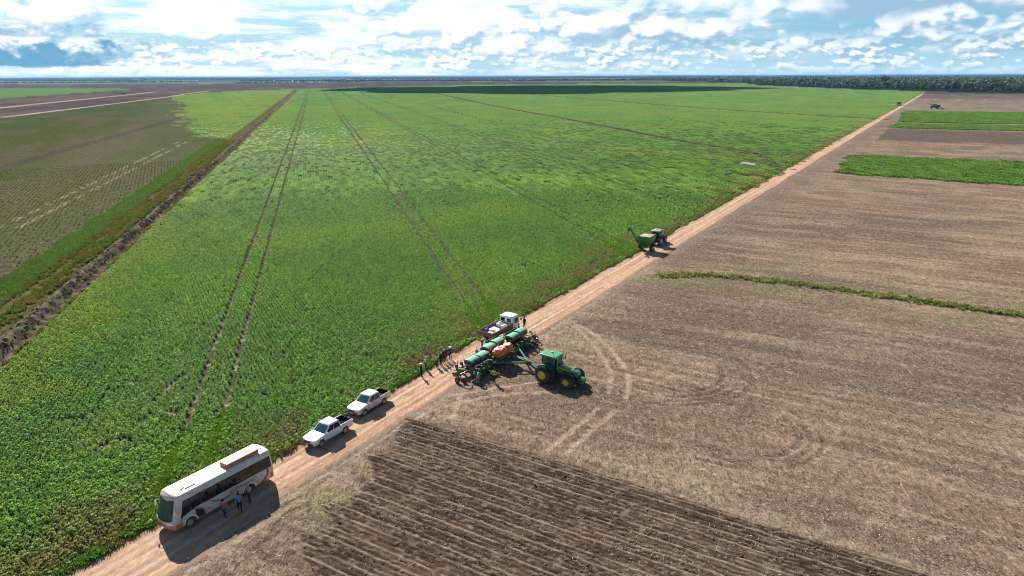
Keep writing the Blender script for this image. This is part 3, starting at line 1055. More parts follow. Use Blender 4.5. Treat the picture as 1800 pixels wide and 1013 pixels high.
# ------------------------------------------------------------------ far relief and haze
def far_hills():
    m, T = new_mat('far_forest')
    P = T.node('ShaderNodeTexCoord').outputs['Object']
    n = T.noise(P, .004, 4, .6)
    c = T.mix(T.ramp(n, .4, .6), (.020, .042, .018), (.045, .075, .025))
    finish(m, T, c, .95, None, 0.0)
    for i, (R, hgt, a0, a1, ph) in enumerate(((13000, 20, -60, 60, 0), (19000, 30, -60, 60, 5), (28000, 40, -60, 60, 9))):
        az = np.linspace(rad(a0), rad(a1), 700)
        hh = hgt * (.25 + .75 * fbm(az * 9 + ph, az * 0, 4, 300 + i)) + 7 * vnoise(az * 900, az * 0, 310 + i)
        hh *= sstep(.30, .50, fbm(az * 5 + ph * 2, az * 0, 3, 320 + i)) if i == 0 else 1
        rows = []
        for f, zf in ((.0, -.0), (.01, .6), (.03, 1.0), (.10, .8), (.2, 0)):
            r = R * (1 + f)
            rows.append(np.stack([r * np.sin(az), r * np.cos(az), hh * zf - .5], -1))
        V = np.concatenate(rows)
        I = np.arange(len(V)).reshape(5, -1)
        Q = np.stack([I[:-1, :-1], I[:-1, 1:], I[1:, 1:], I[1:, :-1]], -1).reshape(-1, 4)[:, ::-1]
        tag(link('hills', mesh_from('hills', V, Q, None, m)), 'low wooded rise on the horizon', kind='structure')


far_hills()


def build_haze():
    bm = bmesh.new()
    bmesh.ops.create_cube(bm, size=1.0)
    me = bpy.data.meshes.new('haze')
    for v in bm.verts:
        v.co = (v.co.x * 96000, v.co.y * 96000, -3.0 if v.co.z < 0 else 56.0)
    bm.to_mesh(me)
    bm.free()
    m = bpy.data.materials.new('haze_air')
    m.use_nodes = True
    m.node_tree.nodes.clear()
    T = NT(m.node_tree)
    v = T.node('ShaderNodeVolumePrincipled')
    v.inputs['Color'].default_value = (.30, .58, 1.0, 1)
    v.inputs['Density'].default_value = 0.000032
    v.inputs['Anisotropy'].default_value = 0.1
    o = T.node('ShaderNodeOutputMaterial')
    m.node_tree.links.new(v.outputs[0], o.inputs['Volume'])
    me.materials.append(m)
    tag(link('haze', me), 'thin bluish haze over the plain', kind='stuff')


build_haze()
# ------------------------------------------------------------------ plants
def leaf_material(name, trans=0.35, rough=0.55, spec=0.25, var=0.35):
    m, T = new_mat(name)
    a = T.node('ShaderNodeAttribute', attribute_name='tint', attribute_type='INSTANCER')
    oi = T.node('ShaderNodeObjectInfo')
    v = T.node('ShaderNodeAttribute', attribute_name='lv')
    k = T.math('MULTIPLY', T.ramp(oi.outputs['Random'], 0, 1, 1 - var, 1 + var, False), T.math('MULTIPLY_ADD', v.outputs['Fac'], .7, .65))
    kk = T.node('ShaderNodeCombineXYZ')
    for i in range(3):
        T.put(kk.inputs[i], k)
    c = T.mix(1.0, a.outputs['Vector'], kk.outputs[0], 'MULTIPLY')
    b = T.node('ShaderNodeBsdfPrincipled')
    T.put(b.inputs['Base Color'], c)
    b.inputs['Roughness'].default_value = rough
    b.inputs['Specular IOR Level'].default_value = spec
    tr = T.node('ShaderNodeBsdfTranslucent')
    T.put(tr.inputs[0], T.mix(1.0, c, (1.15, 1.25, .65), 'MULTIPLY'))
    ms = T.node('ShaderNodeMixShader')
    ms.inputs[0].default_value = trans
    m.node_tree.links.new(b.outputs[0], ms.inputs[1])
    m.node_tree.links.new(tr.outputs[0], ms.inputs[2])
    o = T.node('ShaderNodeOutputMaterial')
    m.node_tree.links.new(ms.outputs[0], o.inputs[0])
    return m


def leaf_cloud(name, centers, size, mat, rng, tilt=0.6, aspect=1.5, up=None):
    """leaf-sized faces round the given centres; up: per-leaf preferred normal"""
    n = len(centers)
    nz = np.stack([rng.normal(0, tilt, n), rng.normal(0, tilt, n), np.ones(n)], -1) if up is None else up + rng.normal(0, tilt, (n, 3))
    nz /= np.linalg.norm(nz, axis=1, keepdims=True)
    rnd = rng.normal(0, 1, (n, 3))
    u = np.cross(nz, rnd)
    u /= np.linalg.norm(u, axis=1, keepdims=True)
    v = np.cross(nz, u)
    sz = size * rng.uniform(.65, 1.25, (n, 1))
    a = u * sz * aspect * .5
    b = v * sz * .5
    C = np.asarray(centers)
    fold = nz * sz * .12
    V = np.stack([C - a, C + b * 1.0 - fold, C + a, C - b * 1.0 - fold], 1).reshape(-1, 3)
    Q = np.arange(4 * n).reshape(n, 4)
    me = mesh_from(name, V, Q, None, mat, False)
    at = me.attributes.new('lv', 'FLOAT', 'POINT')
    at.data.foreach_set('value', np.repeat(rng.uniform(0, 1, n), 4).astype(np.float32))
    return me


LEAF = leaf_material('soya_leaf', trans=.38, rough=.6, spec=.08, var=.30)
GRASS = leaf_material('grass_blade', trans=.35, rough=.6)
CANOPY = leaf_material('tree_leaf', trans=.22, rough=.6, var=.3)
PR = np.random.default_rng(77)


def plant_mesh(i, n=34, w=.30, h=.55, lf=.15):
    th = PR.uniform(0, 2 * math.pi, n)
    zc = PR.uniform(.12, 1.0, n) ** .7
    rr = w * np.sqrt(PR.uniform(0.05, 1, n)) * np.sqrt(np.clip(1.15 - zc ** 2.2, .05, 1))
    c = np.stack([rr * np.cos(th), rr * np.sin(th), h * zc], -1)
    up = np.stack([np.cos(th) * rr * 1.6, np.sin(th) * rr * 1.6, .75 + 0 * th], -1)
    return leaf_cloud('soya_plant_%d' % i, c, lf, LEAF, PR, .35, 1.3, up)


def patch_mesh(i, size=6.0, n=460, lf=.25, rows=3):
    x = (PR.integers(0, rows, n) + .5) / rows * 1.6 - .8 + PR.normal(0, .08, n)
    y = PR.uniform(-size / 2, size / 2, n)
    z = PR.uniform(.15, .62, n)
    return leaf_cloud('soya_patch_%d' % i, np.stack([x, y, z], -1), lf, LEAF, PR, .5, 1.2)


def tuft_mesh(i, n=26, w=.35, h=.6, lf=.09):
    th = PR.uniform(0, 2 * math.pi, n)
    r0 = w * np.sqrt(PR.uniform(0, 1, n))
    b = np.stack([r0 * np.cos(th), r0 * np.sin(th), 0 * th], -1)
    d = np.stack([PR.normal(0, .35, n), PR.normal(0, .35, n), np.ones(n)], -1)
    L = h * PR.uniform(.5, 1.1, (n, 1))
    tip = b + d * L
    side = np.cross(d, PR.normal(0, 1, (n, 3)))
    side /= np.linalg.norm(side, axis=1, keepdims=True)
    s = side * lf * .5
    mid = b + d * L * .55 + PR.normal(0, .02, (n, 3))
    V = np.stack([b - s, b + s, mid + s, tip, mid - s], 1).reshape(-1, 3)
    Q = np.arange(5 * n).reshape(n, 5)
    me = mesh_from('grass_tuft_%d' % i, V, Q, None, GRASS, False)
    at = me.attributes.new('lv', 'FLOAT', 'POINT')
    at.data.foreach_set('value', np.repeat(PR.uniform(0, 1, n), 5).astype(np.float32))
    return me


def in_view(X, Y, margin=6.0):
    """keep what the photograph could see, with a margin for a step to the side"""
    R = np.hypot(X, Y)
    az = np.degrees(np.arctan2(X, Y))
    lim = 38.5 + 8.5 * sstep(140, 42, R) + np.degrees(margin / np.maximum(R, 20))
    return (np.abs(az) < lim) & (R > 36)


def soya():
    protos = [plant_mesh(i, 36, .20, .52, .128) for i in range(6)]
    jit = lambda a, s: a + PR.normal(0, s, a.shape)
    PX, PY = [], []
    # headland rows follow the road, the others the field
    s, n = np.meshgrid(np.arange(-5, 330, .36), np.arange(-48.6 - 16.0, -48.6, .5), indexing='ij')
    s, n = jit(s, .09).ravel(), jit(n, .045).ravel()
    X, Y = s * ROAD_U[0] + n * ROAD_N[0], s * ROAD_U[1] + n * ROAD_N[1]
    k = (np.hypot(X, Y) < 245) & in_view(X, Y) & (n > road_edges(s)[0] - 13.4 + .8 * (vnoise(s / 5, s * 0, 427) - .5))
    PX.append(X[k]); PY.append(Y[k])
    # rows along the ditch, then the sowing direction of the field itself
    GX, GY = [], []
    for a, r0, r1, q0, q1 in ((ROW_AZ, 30, 270, -41, -20), (rad(-29.0), -10, 300, -90, 235)):
        r, q = np.meshgrid(np.arange(r0, r1, .36), np.arange(q0, q1, .5), indexing='ij')
        r, q = jit(r, .09).ravel(), jit(q, .04).ravel()
        X, Y = r * math.sin(a) + q * math.cos(a), r * math.cos(a) - q * math.sin(a)
        _, qq = row_rq(X, Y)
        edge = -25.5 + 1.0 * (vnoise(r / 6, r * 0, 429) - .5)
        k = (qq < edge) if a == ROW_AZ else (qq >= edge)
        GX.append(X[k]); GY.append(Y[k])
    X, Y = np.concatenate(GX), np.concatenate(GY)
    s, n = road_sn(X, Y)
    k = (np.hypot(X, Y) < 245) & in_view(X, Y) & (n < road_edges(s)[0] - 13.5 + .8 * (vnoise(s / 5, s * 0, 427) - .5))
    PX.append(X[k]); PY.append(Y[k])
    X, Y = np.concatenate(PX), np.concatenate(PY)
    R = np.hypot(X, Y)
    # thinning with distance: fewer, broader plants
    thin = sstep(110, 235, R)
    k = PR.uniform(0, 1, len(X)) > thin * .62
    X, Y, thin = X[k], Y[k], thin[k]
    s, n = road_sn(X, Y)
    e = n - road_edges(s)[0]
    ba = bare_amount(X, Y)
    miss = fbm(X / 3.2, Y / 3.2, 3, 401)
    k = crop_mask(X, Y) & (PR.uniform(0, 1, len(X)) > ba * 1.1) & (e < -.3) & (PR.uniform(0, 1, len(X)) > sstep(.70, .80, miss) * .55)
    R = np.hypot(X, Y)
    k &= PR.uniform(0, 1, len(X)) > sstep(205, 245, R)
    X, Y, thin, e = X[k], Y[k], thin[k], e[k]
    N = len(X)
    sc = PR.uniform(.80, 1.18, N) * (1 + thin * .55) * (.84 + .32 * fbm(X / 9, Y / 9, 3, 403))
    _, q = row_rq(X, Y)
    ok = np.ones(N, bool)
    for tq in TRAMS:
        ok &= (np.abs(q - tq) > (.10 + .18 * sc) * PR.uniform(.75, 1.35, N)) | (e > -3)
    X, Y, thin, e, sc = X[ok], Y[ok], thin[ok], e[ok], sc[ok]
    N = len(X)
    tint = crop_tint(X, Y)
    sz = sc / (1 + thin * .5) * (1 - .25 * sstep(-3, -.5, e))
    rot = np.stack([PR.normal(0, .08, N), PR.normal(0, .08, N), PR.uniform(0, 6.28, N)], -1)
    instancer('soya_plants', np.stack([X, Y, 0 * X - .03], -1), rot, np.stack([sc, sc, sz], -1), tint, PR.integers(0, 6, N), protos,
              'dense rows of leafy green soya plants left of the dirt road')
    # farther off: strips of several plants
    pp = [patch_mesh(i) for i in range(5)]
    r, q = np.meshgrid(np.arange(150, 800, 5.6), np.arange(-39, 440, 1.5), indexing='ij')
    r, q = jit(r, 1.2).ravel(), jit(q, .12).ravel()
    for tq in TRAMS:
        w_ = .95 + .0006 * r
        near = np.abs(q - tq) < w_
        q = np.where(near, tq + np.sign(q - tq) * w_, q)
    X, Y = r * math.sin(ROW_AZ) + q * math.cos(ROW_AZ), r * math.cos(ROW_AZ) - q * math.sin(ROW_AZ)
    X2, Y2 = np.meshgrid(np.arange(-460, -100, 1.6), np.arange(380, 800, 5.6), indexing='ij')
    X, Y = np.concatenate([X, jit(X2.ravel(), .5)]), np.concatenate([Y, jit(Y2.ravel(), .5)])
    ng = len(X)
    for G in (GREEN1, GREEN2, GREEN3):
        gx, gy = np.meshgrid(np.arange(min(p[0] for p in G), max(p[0] for p in G), 1.7), np.arange(min(p[1] for p in G), max(p[1] for p in G), 4.6), indexing='ij')
        gx, gy = jit(gx.ravel(), .6), jit(gy.ravel(), .6)
        jx, jy = 5 * (fbm(gx / 7, gy / 7, 3, 431) - .5), 5 * (fbm(gx / 7, gy / 7, 3, 433) - .5)
        k = inside(gx + jx, gy + jy, G)
        X, Y = np.concatenate([X, gx[k]]), np.concatenate([Y, gy[k]])
    R = np.hypot(X, Y)
    green = np.arange(len(X)) >= ng
    U = PR.uniform(0, 1, len(X))
    k = in_view(X, Y) & (green | (crop_mask(X, Y) & (U < sstep(195, 240, R)) & (U > sstep(240, 620, R) ** .5) & (bare_amount(X, Y) < .5) & (pdist(X, Y, DRAIN)[0] > 2.7) & (pdist(X, Y, FIELD_LINE2)[0] > 2.2)))
    X, Y, R, green = X[k], Y[k], R[k], green[k]
    N = len(X)
    tint = crop_tint(X, Y)
    gt = np.array([.145, .250, .045]) * (0.8 + .4 * fbm(X / 12, Y / 12, 3, 405))[:, None]
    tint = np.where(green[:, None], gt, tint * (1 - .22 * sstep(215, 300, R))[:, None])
    rot = np.stack([0 * X, 0 * X, -ROW_AZ + (PR.integers(0, 2, N) * math.pi)], -1)
    sc = PR.uniform(.95, 1.1, N)
    szz = PR.uniform(.8, 1.1, N) * np.where(green, 1.1, 1.0 - .5 * sstep(220, 380, R))
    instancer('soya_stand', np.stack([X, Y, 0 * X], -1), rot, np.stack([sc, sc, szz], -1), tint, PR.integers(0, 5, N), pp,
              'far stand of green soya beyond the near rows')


def weeds():
    pr = [tuft_mesh(i) for i in range(5)]
    PX, PY, PT, PS = [], [], [], []
    # grass strip on the stubble
    L = GRASS_STRIP
    for (x0, y0), (x1, y1) in zip(L[:-1], L[1:]):
        d = math.hypot(x1 - x0, y1 - y0)
        m = int(d * 15)
        t = PR.uniform(0, 1, m)
        off = PR.normal(0, .75, m)
        ux, uy = (x1 - x0) / d, (y1 - y0) / d
        PX.append(x0 + t * (x1 - x0) - uy * off); PY.append(y0 + t * (y1 - y0) + ux * off)
        f = fbm(PX[-1] / 2.5, PY[-1] / 2.5, 3, 411)[:, None]
        c = np.array([.13, .175, .05]) + (np.array([.27, .25, .12]) - np.array([.13, .175, .05])) * sstep(.38, .62, f)
        PT.append(c); PS.append(PR.uniform(.35, .95, m) * (.6 + .9 * f[:, 0]))
    # road verge and track mouths
    s = PR.uniform(0, 330, 9000) ** 1.0
    nl, nr = road_edges(s)
    n = nl - np.abs(PR.normal(.35, .8, len(s)))
    X, Y = s * ROAD_U[0] + n * ROAD_N[0], s * ROAD_U[1] + n * ROAD_N[1]
    k = in_view(X, Y) & (PR.uniform(0, 1, len(s)) < sstep(.35, .6, fbm(X / 3, Y / 3, 3, 413)))
    X, Y = X[k], Y[k]
    PX.append(X); PY.append(Y)
    f = fbm(X / 3.5, Y / 3.5, 3, 415)[:, None]
    PT.append(np.array([.09, .17, .03]) + (np.array([.15, .12, .05]) - np.array([.09, .17, .03])) * sstep(.42, .6, f)); PS.append(PR.uniform(.4, .95, len(X)))
    for t in TRAMS[:6]:
        q = t + PR.normal(0, .55, 900)
        r = PR.uniform(0, 17, 900)
        # run from the road back into the field
        X0 = q * math.cos(ROW_AZ); Y0 = -q * math.sin(ROW_AZ)
        ux, uy = math.sin(ROW_AZ), math.cos(ROW_AZ)
        nn = X0 * ROAD_N[0] + Y0 * ROAD_N[1]
        dn = ux * ROAD_N[0] + uy * ROAD_N[1]
        rr = (-49.8 - nn) / dn + r
        X, Y = X0 + ux * rr, Y0 + uy * rr
        k = in_view(X, Y)
        PX.append(X[k]); PY.append(Y[k]); PT.append(np.array([.135, .23, .040]) * PR.uniform(.6, 1.2, (k.sum(), 1))); PS.append(PR.uniform(.4, 1.0, k.sum()) * sstep(17, 9, r[k]) + .15)
    # ditch bank and margin
    r = PR.uniform(40, 420, 30000)
    q = PR.uniform(-51.5, -39.8, len(r))
    X, Y = r * math.sin(ROW_AZ) + q * math.cos(ROW_AZ), r * math.cos(ROW_AZ) - q * math.sin(ROW_AZ)
    k = in_view(X, Y) & (PR.uniform(0, 1, len(r)) < np.where((q > -45.2) & (q < -40.4), .06, .9) * sstep(.3, .6, fbm(q / .8, r / 12, 3, 417)))
    X, Y, q = X[k], Y[k], q[k]
    PX.append(X); PY.append(Y)
    f = fbm(X / 4, Y / 4, 3, 419)[:, None]
    PT.append(np.array([.115, .135, .032]) + (np.array([.17, .125, .055]) - np.array([.115, .135, .032])) * sstep(.45, .6, f)); PS.append(PR.uniform(.5, 1.0, len(X)))
    # green strip beyond the margin
    r = PR.uniform(60, 430, 26000)
    q = PR.uniform(-56.2, -50.9, len(r)) + 1.2 * (vnoise(r / 6, r * 0, 421) - .5)
    X, Y = r * math.sin(ROW_AZ) + q * math.cos(ROW_AZ), r * math.cos(ROW_AZ) - q * math.sin(ROW_AZ)
    k = in_view(X, Y)
    PX.append(X[k]); PY.append(Y[k]); PT.append(np.array([.105, .165, .048]) * PR.uniform(.75, 1.25, (k.sum(), 1))); PS.append(PR.uniform(.6, 1.1, k.sum()))
    # sparse sowing of the olive field
    ca, sa = math.cos(rad(-26.3)), math.sin(rad(-26.3))
    orr, oq = np.meshgrid(np.arange(60, 330, .8), np.arange(-75, 10, 1.15), indexing='ij')
    orr, oq = (orr + PR.normal(0, .2, orr.shape)).ravel(), (oq + PR.normal(0, .07, oq.shape)).ravel()
    X, Y = orr * sa + oq * ca, orr * ca - oq * sa
    _, q = row_rq(X, Y)
    k = in_view(X, Y) & (q < -56.8) & (PR.uniform(0, 1, len(X)) < .35 + .5 * fbm(X / 15, Y / 15, 3, 423)) & (Y < 400)
    X, Y = X[k], Y[k]
    PX.append(X); PY.append(Y)
    f = fbm(X / 18, Y / 18, 3, 425)[:, None]
    PT.append(np.array([.105, .125, .040]) + (np.array([.15, .125, .060]) - np.array([.105, .125, .040])) * sstep(.4, .65, f)); PS.append(PR.uniform(.25, .6, len(X)))
    X, Y, S, Tn = np.concatenate(PX), np.concatenate(PY), np.concatenate(PS), np.concatenate(PT)
    N = len(X)
    rot = np.stack([PR.normal(0, .12, N), PR.normal(0, .12, N), PR.uniform(0, 6.28, N)], -1)
    _, qq = row_rq(X, Y)
    instancer('grass_tufts', np.stack([X, Y, 0 * X - .02], -1), rot, np.stack([S, S, S], -1), Tn, PR.integers(0, 5, N), pr,
              'wild grass and weeds on verges, margins and the strip across the stubble')


def straw():
    m = leaf_material('straw', trans=.1, rough=.8, spec=.1, var=.3)
    pr = []
    for i in range(5):
        n = 6
        c = np.stack([PR.normal(0, .55, n), PR.normal(0, .55, n), PR.uniform(.0, .05, n)], -1)
        pr.append(leaf_cloud('straw_bits_%d' % i, c, .035, m, PR, .35, 7.0))
    t, w = PR.uniform(-40, 130, 130000), PR.uniform(-95, 40, 130000)
    X = TILL_O[0] + t * TILL_T[0] + w * TILL_W[0]
    Y = TILL_O[1] + t * TILL_T[1] + w * TILL_W[1]
    s, n = road_sn(X, Y)
    R = np.hypot(X, Y)
    d = fbm(w / 1.4, t / 9, 4, 431)
    til = till_weight(t, w)
    k = in_view(X, Y) & (n > road_edges(s)[1] + .4) & (R < 118) & (PR.uniform(0, 1, len(X)) < (.25 + .75 * sstep(.40, .66, d)) * (1 - .35 * til))
    X, Y, til = X[k], Y[k], til[k]
    N = len(X)
    tint = np.array([.40, .34, .25]) * PR.uniform(.3, 1.1, (N, 1))
    rot = np.stack([PR.normal(0, .1, N), PR.normal(0, .1, N), PR.uniform(0, 6.28, N)], -1)
    sc = PR.uniform(.7, 1.3, N)
    instancer('straw_litter', np.stack([X, Y, .03 + .05 * til], -1), rot, np.stack([sc, sc, sc], -1), tint, PR.integers(0, 5, N), pr,
              'chopped pale straw strewn over the stubble and tilled soil')
    # soil clods on the tilled plot and along the ditch bank
    me, T = new_mat('clod_soil')
    finish(me, T, T.mix(T.noise(T.node('ShaderNodeTexCoord').outputs['Object'], 9, 3), (.105, .078, .058), (.20, .152, .115)), .95, None, 0.0)
    cl = []
    for i in range(4):
        bm = bmesh.new()
        bmesh.ops.create_icosphere(bm, subdivisions=1, radius=1.0)
        for v in bm.verts:
            v.co *= .75 + .5 * random.random()
            v.co.z *= .7
        q = bpy.data.meshes.new('clod_%d' % i)
        bm.to_mesh(q); bm.free()
        q.materials.append(me)
        cl.append(q)
    t, w = PR.uniform(-6, 60, 12000), PR.uniform(0, 36, 12000)
    w = np.round(w / .5) * .5 + .25 + PR.normal(0, .1, len(w))
    X = TILL_O[0] + t * TILL_T[0] + w * TILL_W[0]
    Y = TILL_O[1] + t * TILL_T[1] + w * TILL_W[1]
    k = in_view(X, Y) & (till_weight(t, w) > .6)
    X, Y = X[k], Y[k]
    S = PR.gamma(2.0, .018, len(X)) + .02
    Z = 0 * X + .03
    r = PR.uniform(50, 320, 7000)
    q = PR.normal(-43.3, .6, len(r))
    X2, Y2 = r * math.sin(ROW_AZ) + q * math.cos(ROW_AZ), r * math.cos(ROW_AZ) - q * math.sin(ROW_AZ)
    k = in_view(X2, Y2)
    X2, Y2, q = X2[k], Y2[k], q[k]
    S2 = PR.gamma(2.0, .05, len(X2)) + .05
    Z2 = np.exp(-((q + 43.3) / .8) ** 2) * .42 - .02
    X, Y, Z, S = np.concatenate([X, X2]), np.concatenate([Y, Y2]), np.concatenate([Z, Z2]), np.concatenate([S, S2])
    N = len(X)
    instancer('soil_clods', np.stack([X, Y, Z], -1), PR.uniform(0, 6.28, (N, 3)), np.stack([S * PR.uniform(.8, 1.6, N), S, S], -1), np.ones((N, 3)), PR.integers(0, 4, N), cl,
              'loose dark soil clods on the tilled plot and the ditch bank')


soya()
weeds()
straw()


# ------------------------------------------------------------------ trees: the wood on the right, far belts
def crown_mesh(name, w, h, n, lf, rng, lobes=7, mat=CANOPY):
    C, U = [], []
    lob = []
    for k in range(lobes):
        a = rng.uniform(0, 6.28)
        rr = w * .30 * math.sqrt(rng.uniform(0, 1)) * (1 if k else 0)
        lob.append((rr * math.cos(a), rr * math.sin(a), h * rng.uniform(.45, .78), w * rng.uniform(.20, .32), h * rng.uniform(.18, .28)))
    for k in range(n):
        x, y, z, rw, rh = lob[rng.integers(0, lobes)]
        v = rng.normal(0, 1, 3)
        v /= np.linalg.norm(v)
        if v[2] < -.35:
            v[2] *= -.5
        f = rng.uniform(.72, 1.08)
        C.append((x + v[0] * rw * f, y + v[1] * rw * f, z + v[2] * rh * f))
        U.append(v)
    return leaf_cloud(name, np.array(C), lf, mat, rng, .45, 1.2, np.array(U))


BARK, _T = new_mat('bark')
finish(BARK, _T, _T.mix(_T.noise(_T.node('ShaderNodeTexCoord').outputs['Object'], 3.0, 4), (.06, .045, .032), (.14, .11, .085)), .95)


def trunk_mesh(name, h, r, rng):
    bm = bmesh.new()

    def tube(p0, p1, r0, r1, k=6):
        p0, p1 = Vector(p0), Vector(p1)
        ax = (p1 - p0).normalized()
        u = ax.orthogonal().normalized()
        v = ax.cross(u)
        A = [bm.verts.new(p0 + (u * math.cos(t * 6.283 / k) + v * math.sin(t * 6.283 / k)) * r0) for t in range(k)]
        B = [bm.verts.new(p1 + (u * math.cos(t * 6.283 / k) + v * math.sin(t * 6.283 / k)) * r1) for t in range(k)]
        for t in range(k):
            bm.faces.new((A[t], A[(t + 1) % k], B[(t + 1) % k], B[t]))
    tube((0, 0, -.1), (.05 * h, 0, h * .35), r, r * .7)
    tube((.05 * h, 0, h * .35), (.02 * h, .04 * h, h * .62), r * .7, r * .3)
    for k in range(4):
        a = rng.uniform(0, 6.28)
        z = h * rng.uniform(.3, .42)
        tube((.04 * h, 0, z), (.22 * h * math.cos(a), .22 * h * math.sin(a), h * rng.uniform(.55, .7)), r * .45, r * .15)
    me = bpy.data.meshes.new(name)
    bm.to_mesh(me)
    bm.free()
    me.materials.append(BARK)
    return me


def woods():
    rng = np.random.default_rng(31)
    protos = [crown_mesh('wood_crown_%d' % i, 11, 12, 230, 1.9, rng) for i in range(5)]
    gx, gy = np.meshgrid(np.arange(800, 6300, 15.0), np.arange(720, 6700, 15.0), indexing='ij')
    X, Y = gx.ravel() + rng.normal(0, 4, gx.size), gy.ravel() + rng.normal(0, 4, gx.size)
    k = inside(X, Y, WOOD) & (np.degrees(np.arctan2(X, Y)) < 41) & ~inside(X, Y, CLEARING)
    X, Y = X[k], Y[k]
    edge, _ = pdist(X, Y, WOOD[1:8])
    k = (rng.uniform(0, 1, len(X)) < np.where(edge < 500, 1.0, .45)) & (fbm(X / 240, Y / 240, 3, 441) > .30 - .2 * (edge < 120)) & (edge > 14)
    X, Y, edge = X[k], Y[k], edge[k]
    S = rng.uniform(.6, 1.45, len(X)) * (.6 + .9 * fbm(X / 90, Y / 90, 3, 443)) * np.where(edge > 500, 1.9, 1.45)
    Zs = S * np.where(edge > 500, .72, 1.0)
    f = fbm(X / 50, Y / 50, 3, 445)[:, None] * .6 + rng.uniform(0, .4, (len(X), 1))
    tint = np.array([.026, .060, .014]) + (np.array([.075, .105, .026]) - np.array([.026, .060, .014])) * f
    N = len(X)
    rot = np.stack([0 * X, 0 * X, rng.uniform(0, 6.28, N)], -1)
    instancer('wood', np.stack([X, Y, 0 * X - 2.0 * S], -1), rot, np.stack([S, S, Zs], -1), tint, rng.integers(0, 5, N), protos, 'dense dark green wood beyond the fields on the right')
    # thin belts and hedges of trees far off
    X, Y, S = [], [], []
    for line, wd, den, sc in (([(-1900, 5050), (-1300, 4900), (-900, 4700), (0, 4500), (900, 4300), (1500, 4200)], 70, 14, 1.15),
                              ([(-3600, 3950), (-2600, 4350), (-1950, 4450)], 25, 18, .8), ([(-1350, 3480), (-900, 4350)], 20, 26, .7),
                              ([(-5200, 5600), (-3400, 6300), (-2300, 6900)], 90, 18, 1.1), ([(-1700, 7600), (600, 7700), (3000, 7000)], 120, 20, 1.2),
                              ([(-8000, 8500), (-3500, 9800), (1000, 10500), (5000, 9500), (9000, 8000)], 200, 22, 1.5)):
        for (x0, y0), (x1, y1) in zip(line[:-1], line[1:]):
            d = math.hypot(x1 - x0, y1 - y0)
            m = int(d / den * (1 + wd / 60) * 2.6)
            t = rng.uniform(0, 1, m)
            o = rng.normal(0, wd * .5, m)
            X.append(x0 + t * (x1 - x0)); Y.append(y0 + t * (y1 - y0) + o); S.append(rng.uniform(.7, 1.3, m) * sc)
    X, Y, S = np.concatenate(X), np.concatenate(Y), np.concatenate(S)
    N = len(X)
    tint = np.array([.024, .052, .018]) * rng.uniform(.7, 1.5, (N, 1))
    rot = np.stack([0 * X, 0 * X, rng.uniform(0, 6.28, N)], -1)
    instancer('tree_belts', np.stack([X, Y, 0 * X - 2 * S], -1), rot, np.stack([S * 1.3, S * 1.3, S], -1), tint, rng.integers(0, 5, N), protos, 'far belts of trees in front of the horizon')


woods()
# ------------------------------------------------------------------ modelling helpers for machines
def paint(name, col, rough=.35, metal=0.0, coat=0.0, dust=.0, dustcol=(.36, .25, .17), spec=.5, var=.12, dust_h=.9):
    """procedural paint / rubber / cloth: slight mottling, road dust that thins out upwards"""
    m, T = new_mat(name)
    P = T.node('ShaderNodeTexCoord').outputs['Object']
    n = T.noise(P, 2.3, 4, .6)
    n2 = T.noise(P, 17.0, 3, .6)
    a = tuple(c * (1 - var) for c in col)
    b = tuple(min(1, c * (1 + var)) for c in col)
    c = T.mix(T.ramp(n, .3, .7), a, b)
    if dust > 0:
        sp = T.node('ShaderNodeSeparateXYZ')
        T.put(sp.inputs[0], P)
        k = T.math('MULTIPLY', T.ramp(sp.outputs[2], .15, dust_h, 1.0, .10), T.ramp(T.math('MULTIPLY_ADD', n2, .4, n), .45, .85, .3, 1.0))
        c = T.mix(T.math('MULTIPLY', k, dust), c, dustcol)
    bs = T.node('ShaderNodeBsdfPrincipled')
    T.put(bs.inputs['Base Color'], c if not isinstance(c, tuple) else (*c, 1))
    T.put(bs.inputs['Roughness'], T.ramp(n2, .3, .7, max(.02, rough - .07), min(1, rough + .10), False))
    bs.inputs['Metallic'].default_value = metal
    bs.inputs['Coat Weight'].default_value = coat
    bs.inputs['Coat Roughness'].default_value = .12
    bs.inputs['Specular IOR Level'].default_value = spec
    o = T.node('ShaderNodeOutputMaterial')
    m.node_tree.links.new(bs.outputs[0], o.inputs[0])
    return m


